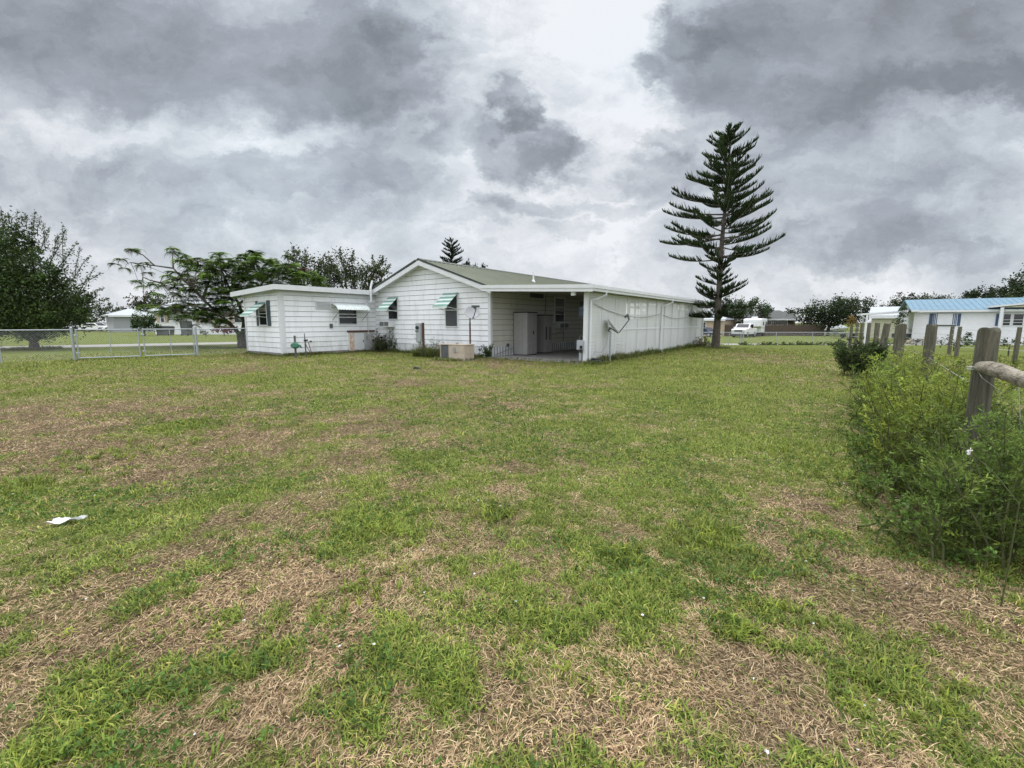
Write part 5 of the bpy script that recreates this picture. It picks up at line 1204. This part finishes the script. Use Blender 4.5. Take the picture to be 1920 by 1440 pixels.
boxhouse('dark_roofed_house','low house with dark shingle hip roof behind the board fence',1376,1490,84,625,599,583,'brownwood','darkroof',hip=3.2,wins=((1378,1390,603,609),(1436,1446,602,609),(1450,1476,602,609)),dep=11,over=1.0,Yb=79.4)
boxhouse('tan_house','tan stucco house with a pale roof, half hidden by the pine trunk',1296,1356,74,628,600,588,'tan','whiteroof',wins=((1313,1323,605,614),),dep=9,over=.4,Yb=71)
boxhouse('white_house','white house with tan shutters seen through the feathery tree',289,470,58,626,584,566,'vinyl','whiteroof',wins=((302,308,588,604),(376,391,596,605),(440,455,592,604)),dep=9,shut=True)
boxhouse('garage','small building with a pale hip roof behind the white vinyl fence',212,292,72,620,592,579,'cargrey','whiteroof',hip=3.0,dep=8,cat='garage',over=.6,Yb=76)
def rear_fences():
    a=hp(60,85); b=hp(278,86); pf,L=seg_pf(a,b); t=thing('vinyl_fence','white vinyl privacy fence with ball capped posts across the street','fence',tuple(a)); zt=at(150,604.5,85).z
    mb=MB(); pf.box(mb,0,L,.05,zt,-.03,.03); mb.build('panel',M['vinyl'],t)
    for px in (75,95,116,136,155.5,175.5,194.5,214,234,252):
        s=pf.hit(px,600)[0]; mb=MB(); pf.box(mb,s-.08,s+.08,0,zt+.08,-.08,.08); mb.tube([pf.P(s,zt+.08),pf.P(s,zt+.16),pf.P(s,zt+.26)],[.07,.12,.03],8); mb.build('post',M['vinyl'],t)
    a=hp(1359,72); b=hp(1546,73); a.z=b.z=0; pf,L=seg_pf(a,b); t=thing('board_fence','dark weathered board fence behind the white pickup','fence',tuple(a)); zt=at(1450,609.5,72).z
    mb=MB(); s=0
    while s<L: h=zt+random.uniform(-.04,.04); pf.box(mb,s,s+.14,-.6,h,-.01,.012+random.uniform(0,.01)); s+=.155
    pf.box(mb,0,L,.3,.38,-.06,-.011); pf.box(mb,0,L,1.2,1.28,-.06,-.011); mb.build('boards',M['brownwood'],t)
    for k in range(9): s=L*k/8; mb=MB(); pf.box(mb,s-.05,s+.05,-.6,zt+.05,-.16,-.061); mb.build('post',M['brownwood'],t)
rear_fences()
def car(name,label,px,Y,rz,prof,glass,W,body,wheels,wr=.36,cat='car',z=0,extra=None):
    p=hp(px,Y); t=thing(name,label,cat,tuple(p)); Mx=Matrix.Translation(p)@Matrix.Rotation(rz,4,'Z')
    mb=MB(Mx); mb.prism(prof,-W/2,W/2); o=mb.build('body',M[body],t,bevel=.06)
    mb=MB(Mx); mb.prism(glass,-W/2-.006,W/2+.006); mb.build('side_window',M['glass'],t)
    # windscreen panel
    (x0,z0),(x1,z1)=extra['ws']; n=Vector((z1-z0,0,-(x1-x0))).normalized()*-.012
    if n.x<0: n=-n
    mb=MB(Mx); w0=W/2-.10; w1=W/2-.2; a=[Vector((x0,-w0,z0)),Vector((x0,w0,z0)),Vector((x1,w1,z1)),Vector((x1,-w1,z1))]; mb.add([v+n for v in a]+[v-n for v in a],[(0,1,2,3),(7,6,5,4),(0,4,5,1),(1,5,6,2),(2,6,7,3),(3,7,4,0)]); mb.build('windscreen',M['glass'],t)
    fx=extra['front']; mb=MB(Mx); mb.box(fx,fx+.04,-W*.28,W*.28,extra['gz']-.14,extra['gz']+.14); mb.build('grille',M['darkgrey'],t)
    mb=MB(Mx); mb.box(fx-.02,fx+.08,-W/2+.03,W/2-.03,.35,.55); mb.build('bumper',M['darkgrey'],t)
    for s in (-1,1):
        mb=MB(Mx); mb.box(fx-.01,fx+.035,min(s*W*.31,s*W*.46),max(s*W*.31,s*W*.46),extra['gz']-.1,extra['gz']+.12); mb.build('headlight',M['lamp'],t)
        mb=MB(Mx); mb.box(x0-.2,x0-.08,min(s*(W/2+.01),s*(W/2+.2)),max(s*(W/2+.01),s*(W/2+.2)),z0,z0+.2); mb.build('wing_mirror',M[body],t)
        for wx in wheels:
            y0=s*(W/2-.2); y1=s*(W/2+.015); mb=MB(Mx); mb.tube([(wx,y0,wr),(wx,y1,wr)],wr,20); w=mb.build('wheel',M['black'],t); mb=MB(Mx); mb.tube([(wx,y1,wr),(wx,y1+s*.012,wr)],wr*.6,14); mb.build('rim',M['cargrey'],w)
    return t
pick=[(-2.7,.45),(2.75,.45),(2.8,1.05),(2.65,1.22),(1.25,1.30),(.55,1.95),(-.95,1.97),(-1.1,1.32),(-2.7,1.30)]
pg=[(-.85,1.34),(1.05,1.34),(.5,1.86),(-.85,1.88)]
car('pickup_truck','white pickup truck parked nose out in front of the camper',1397,67,R(-133),pick,pg,1.95,'carwhite',(1.75,-1.8),.42,'pickup',extra=dict(ws=((1.22,1.31),(.58,1.92)),front=2.79,gz=.95))
sed=[(-2.3,.35),(2.2,.35),(2.3,.7),(1.2,.95),(.5,1.42),(-1.1,1.45),(-1.9,1.0),(-2.3,.95)]
sg=[(-1.55,.98),(1.0,.98),(.45,1.36),(-1.05,1.38)]
car('sedan_car','dark blue and silver car parked before the tan house',1322,68,R(-60),sed,sg,1.8,'cardark',(1.4,-1.4),.33,'car',extra=dict(ws=((1.18,.97),(.52,1.40)),front=2.29,gz=.62))
car('parked_car','white car parked in front of the white vinyl fence',178,80,R(3),sed,sg,1.8,'carwhite',(1.4,-1.4),.33,'car',extra=dict(ws=((1.18,.97),(.52,1.40)),front=2.29,gz=.62))
car('parked_car','pale car half hidden under the big dark tree on the left',124,80,R(-20),sed,sg,1.8,'cargrey',(1.4,-1.4),.33,'car',extra=dict(ws=((1.18,.97),(.52,1.40)),front=2.29,gz=.62))
def camper():
    p=hp(1417,72.5); t=thing('camper_trailer','tall white camper trailer standing behind the pickup','camper',tuple(p)); Mx=Matrix.Translation(p)@Matrix.Rotation(R(-126),4,'Z')
    Z=at(1410,597,70).z+.62
    mb=MB(Mx); mb.prism([(-3.4,.6),(2.2,.6),(2.3,1.35),(3.3,1.5),(3.45,2.6),(3.0,Z-.05),(2.2,Z),(-3.4,Z)],-1.25,1.25); mb.build('body',M['vinyl'],t,bevel=.12)
    mb=MB(Mx); mb.box(.6,1.6,-.4,.4,Z+.001,Z+.28); mb.build('roof_unit',M['trim'],t,bevel=.06)
    for s in (-1,1):
        for (x0,x1,z0,z1) in ((-2.6,-1.6,1.7,2.3),(.6,1.5,1.7,2.3)):
            mb=MB(Mx); y=s*1.255; mb.box(x0,x1,min(y,y+s*.02),max(y,y+s*.02),z0,z1); mb.build('window',M['glass'],t)
        mb=MB(Mx); y=s*1.253; mb.box(-.7,.0,min(y,y+s*.02),max(y,y+s*.02),.7,2.5); mb.build('door',M['trim'],t)
        mb=MB(Mx); mb.box(-3.3,2.1,min(y,y+s*.006),max(y,y+s*.006),1.25,1.38); mb.build('stripe',M['cargrey'],t)
        for wx in (-1.4,-.6): mb=MB(Mx); mb.tube([(wx,s*1.0,.36),(wx,s*1.22,.36)],.36,18); mb.build('wheel',M['black'],t)
camper()
def PFz(p): f=PF(p,(1,0),(0,-1)); f.o.z=p.z; return f
def misc():
    # bins and small things by the white house
    for px,w,h,lab,mm in ((348,.9,1.6,'tall dark covered bin against the white house wall','darkgrey'),(308,1.7,1.0,'wide dark grey box beside the white house','darkgrey')):
        p=hp(px,53); t=thing('storage_bin',lab,'bin',tuple(p)); pf=PFz(p)
        mb=MB(); P=pf.P; mb.hexa([P(-w*.42,.06,.4),P(w*.42,.06,.4),P(w*.42,.06,-.4),P(-w*.42,.06,-.4),P(-w/2,h,.45),P(w/2,h,.45),P(w/2,h,-.45),P(-w/2,h,-.45)]); mb.build('body',M[mm],t,bevel=.05)
        mb=MB(); mb.hexa([P(-w*.52,h+.001,.48),P(w*.52,h+.001,.48),P(w*.52,h+.001,-.48),P(-w*.52,h+.001,-.48),P(-w*.4,h+.14,.3),P(w*.4,h+.14,.3),P(w*.4,h+.12,-.4),P(-w*.4,h+.12,-.4)]); mb.build('lid',M['plasticdark'],t)
        for s in (-1,1): mb=MB(); mb.tube([P(s*w*.38-.04*s,.12,.35),P(s*w*.38+.06*s,.12,.35)],.12,10); mb.build('wheel',M['black'],t)
    tree('red_shrub','dark red leaved shrub before the white house, beside the leaning trunks',418,50,625,[(415,618,16,9),(432,614,12,10)],dens=900,size=.2,col=(.10,.012,.018),tr=.05,cat='shrub',yel=.05)
    tree('low_shrub','low grey green shrub left of the red shrub',384,49,625,[(384,624,9,5)],dens=900,size=.18,col=(.10,.11,.07),tr=.04,cat='shrub',yel=.1)
    tree('low_shrub','low shrub under the canopy end of the blue roofed house',1735,30,640,[(1728,636,22,5),(1710,640,14,5)],dens=600,size=.14,col=(.30,.28,.24),tr=.03,cat='shrub',yel=.1)
    tree('low_shrub','green bush on the wire fence before the blue roofed house',1795,24,640,[(1775,640,20,8),(1800,643,22,8),(1830,640,18,7),(1850,646,16,6),(1815,632,7,8)],dens=900,size=.11,col=(.06,.095,.028),tr=.03,cat='shrub',yel=.2)
    tree('low_shrub','green bush on the wire fence at the far right edge',1900,20,640,[(1900,642,22,8),(1935,640,24,9)],dens=900,size=.10,col=(.06,.09,.028),tr=.03,cat='shrub',yel=.2)
    # flat trailer and boat hull far right
    p=hp(1592,62); t=thing('utility_trailer','dark empty utility trailer parked beside the spreading evergreen','trailer',tuple(p)); pf=PFz(p); mb=MB(); pf.box(mb,-2,1.9,.55,.68,-.9,.9); mb.build('bed',M['darkgrey'],t)
    mb=MB()
    for s in (-2,-1,0,1,1.9): pf.box(mb,s-.03,s+.03,.681,1.05,.84,.90)
    pf.box(mb,-2,1.93,1.051,1.1,.84,.90); mb.build('side_rail',M['darkgrey'],t)
    for s in (-.9,.9): mb=MB(); mb.tube([pf.P(.1,.34,s),pf.P(.1,.34,s*1.2)],.34,16); mb.build('wheel',M['black'],t)
    mb=MB(); mb.tube([pf.P(-2,.6,0),pf.P(-3.1,.5,0),pf.P(-3.15,.1,0)],.05,6); mb.build('tongue',M['darkgrey'],t)
    p=hp(1558,80); t=thing('boat','white covered boat seen between the evergreen trunks','boat',tuple(p)); pf=PFz(p); P=pf.P; mb=MB()
    mb.hexa([P(-2.4,.6,.5),P(2.2,.6,.5),P(2.2,.6,-.5),P(-2.4,.6,-.5),P(-3.2,1.3,.2),P(2.4,1.3,1.0),P(2.4,1.3,-1.0),P(-3.2,1.3,-.2)]); mb.build('hull',M['vinyl'],t,bevel=.05)
    mb=MB(); mb.hexa([P(-3.1,1.301,.2),P(2.4,1.301,.95),P(2.4,1.301,-.95),P(-3.1,1.301,-.2),P(-1.2,1.75,.15),P(1.8,1.8,.3),P(1.8,1.8,-.3),P(-1.2,1.75,-.15)]); mb.build('cover',M['whiteroof'],t)
    mb=MB(); mb.tube([P(.3,.3,.7),P(.3,.3,.9)],.3,12); pf.box(mb,-3.4,2.3,.45,.599,-.3,.3); mb.build('trailer_frame',M['darkgrey'],t)
    # things under the canopy of the blue house
    p=hp(1703,47); t=thing('pickup_bed_cart','dark loaded cart parked under the white canopy','cart',tuple(p)); pf=PFz(p); mb=MB(); pf.box(mb,-.9,.9,.5,1.0,-.8,.6); mb.build('body',M['darkgrey'],t,bevel=.05)
    mb=MB(); pf.box(mb,-.9,.9,1.5,1.57,-.8,.6)
    for s in (-.85,.8): pf.box(mb,s,s+.05,1.001,1.499,.5,.58)
    mb.build('frame',M['black'],t)
    for s in (-.6,.6): mb=MB(); mb.tube([pf.P(s,.3,.5),pf.P(s,.3,.7)],.3,14); mb.build('wheel',M['black'],t)
    # litter in the grass
    c=gnd(126,984); t0=thing('plastic_sheet','crumpled piece of white plastic lying in the grass at the left','litter',tuple(c)); n=9; vs=[];fs=[]
    for i in range(n):
        for j in range(5):
            u=i/(n-1)-.5; v=j/4-.5; w=.075*(1-(u*1.1)**2)*(1 if u<.2 else .45); vs.append(c+Vector((u*.20+.03*v,v*w+u*.08,.04+.010*math.sin(i*1.1+j*1.7)+.010*math.cos(j*3+i))))
    for i in range(n-1):
        for j in range(4): fs.append((i*5+j,(i+1)*5+j,(i+1)*5+j+1,i*5+j+1))
    m=MB(); m.add(vs,fs); m.build('sheet',M['paper'],t0,smooth=False)
    c=gnd(782,692); t=thing('dark_scrap','small dark scrap lying on the lawn before the gable wall','litter',tuple(c)); m=MB(); m.hexa([c+Vector(v) for v in ((-.12,-.05,0),(.1,-.06,0),(.13,.05,0),(-.1,.06,0),(-.1,-.02,.07),(.05,-.03,.05),(.07,.03,.06),(-.07,.04,.08))]); m.build('scrap',M['black'],t)
misc()
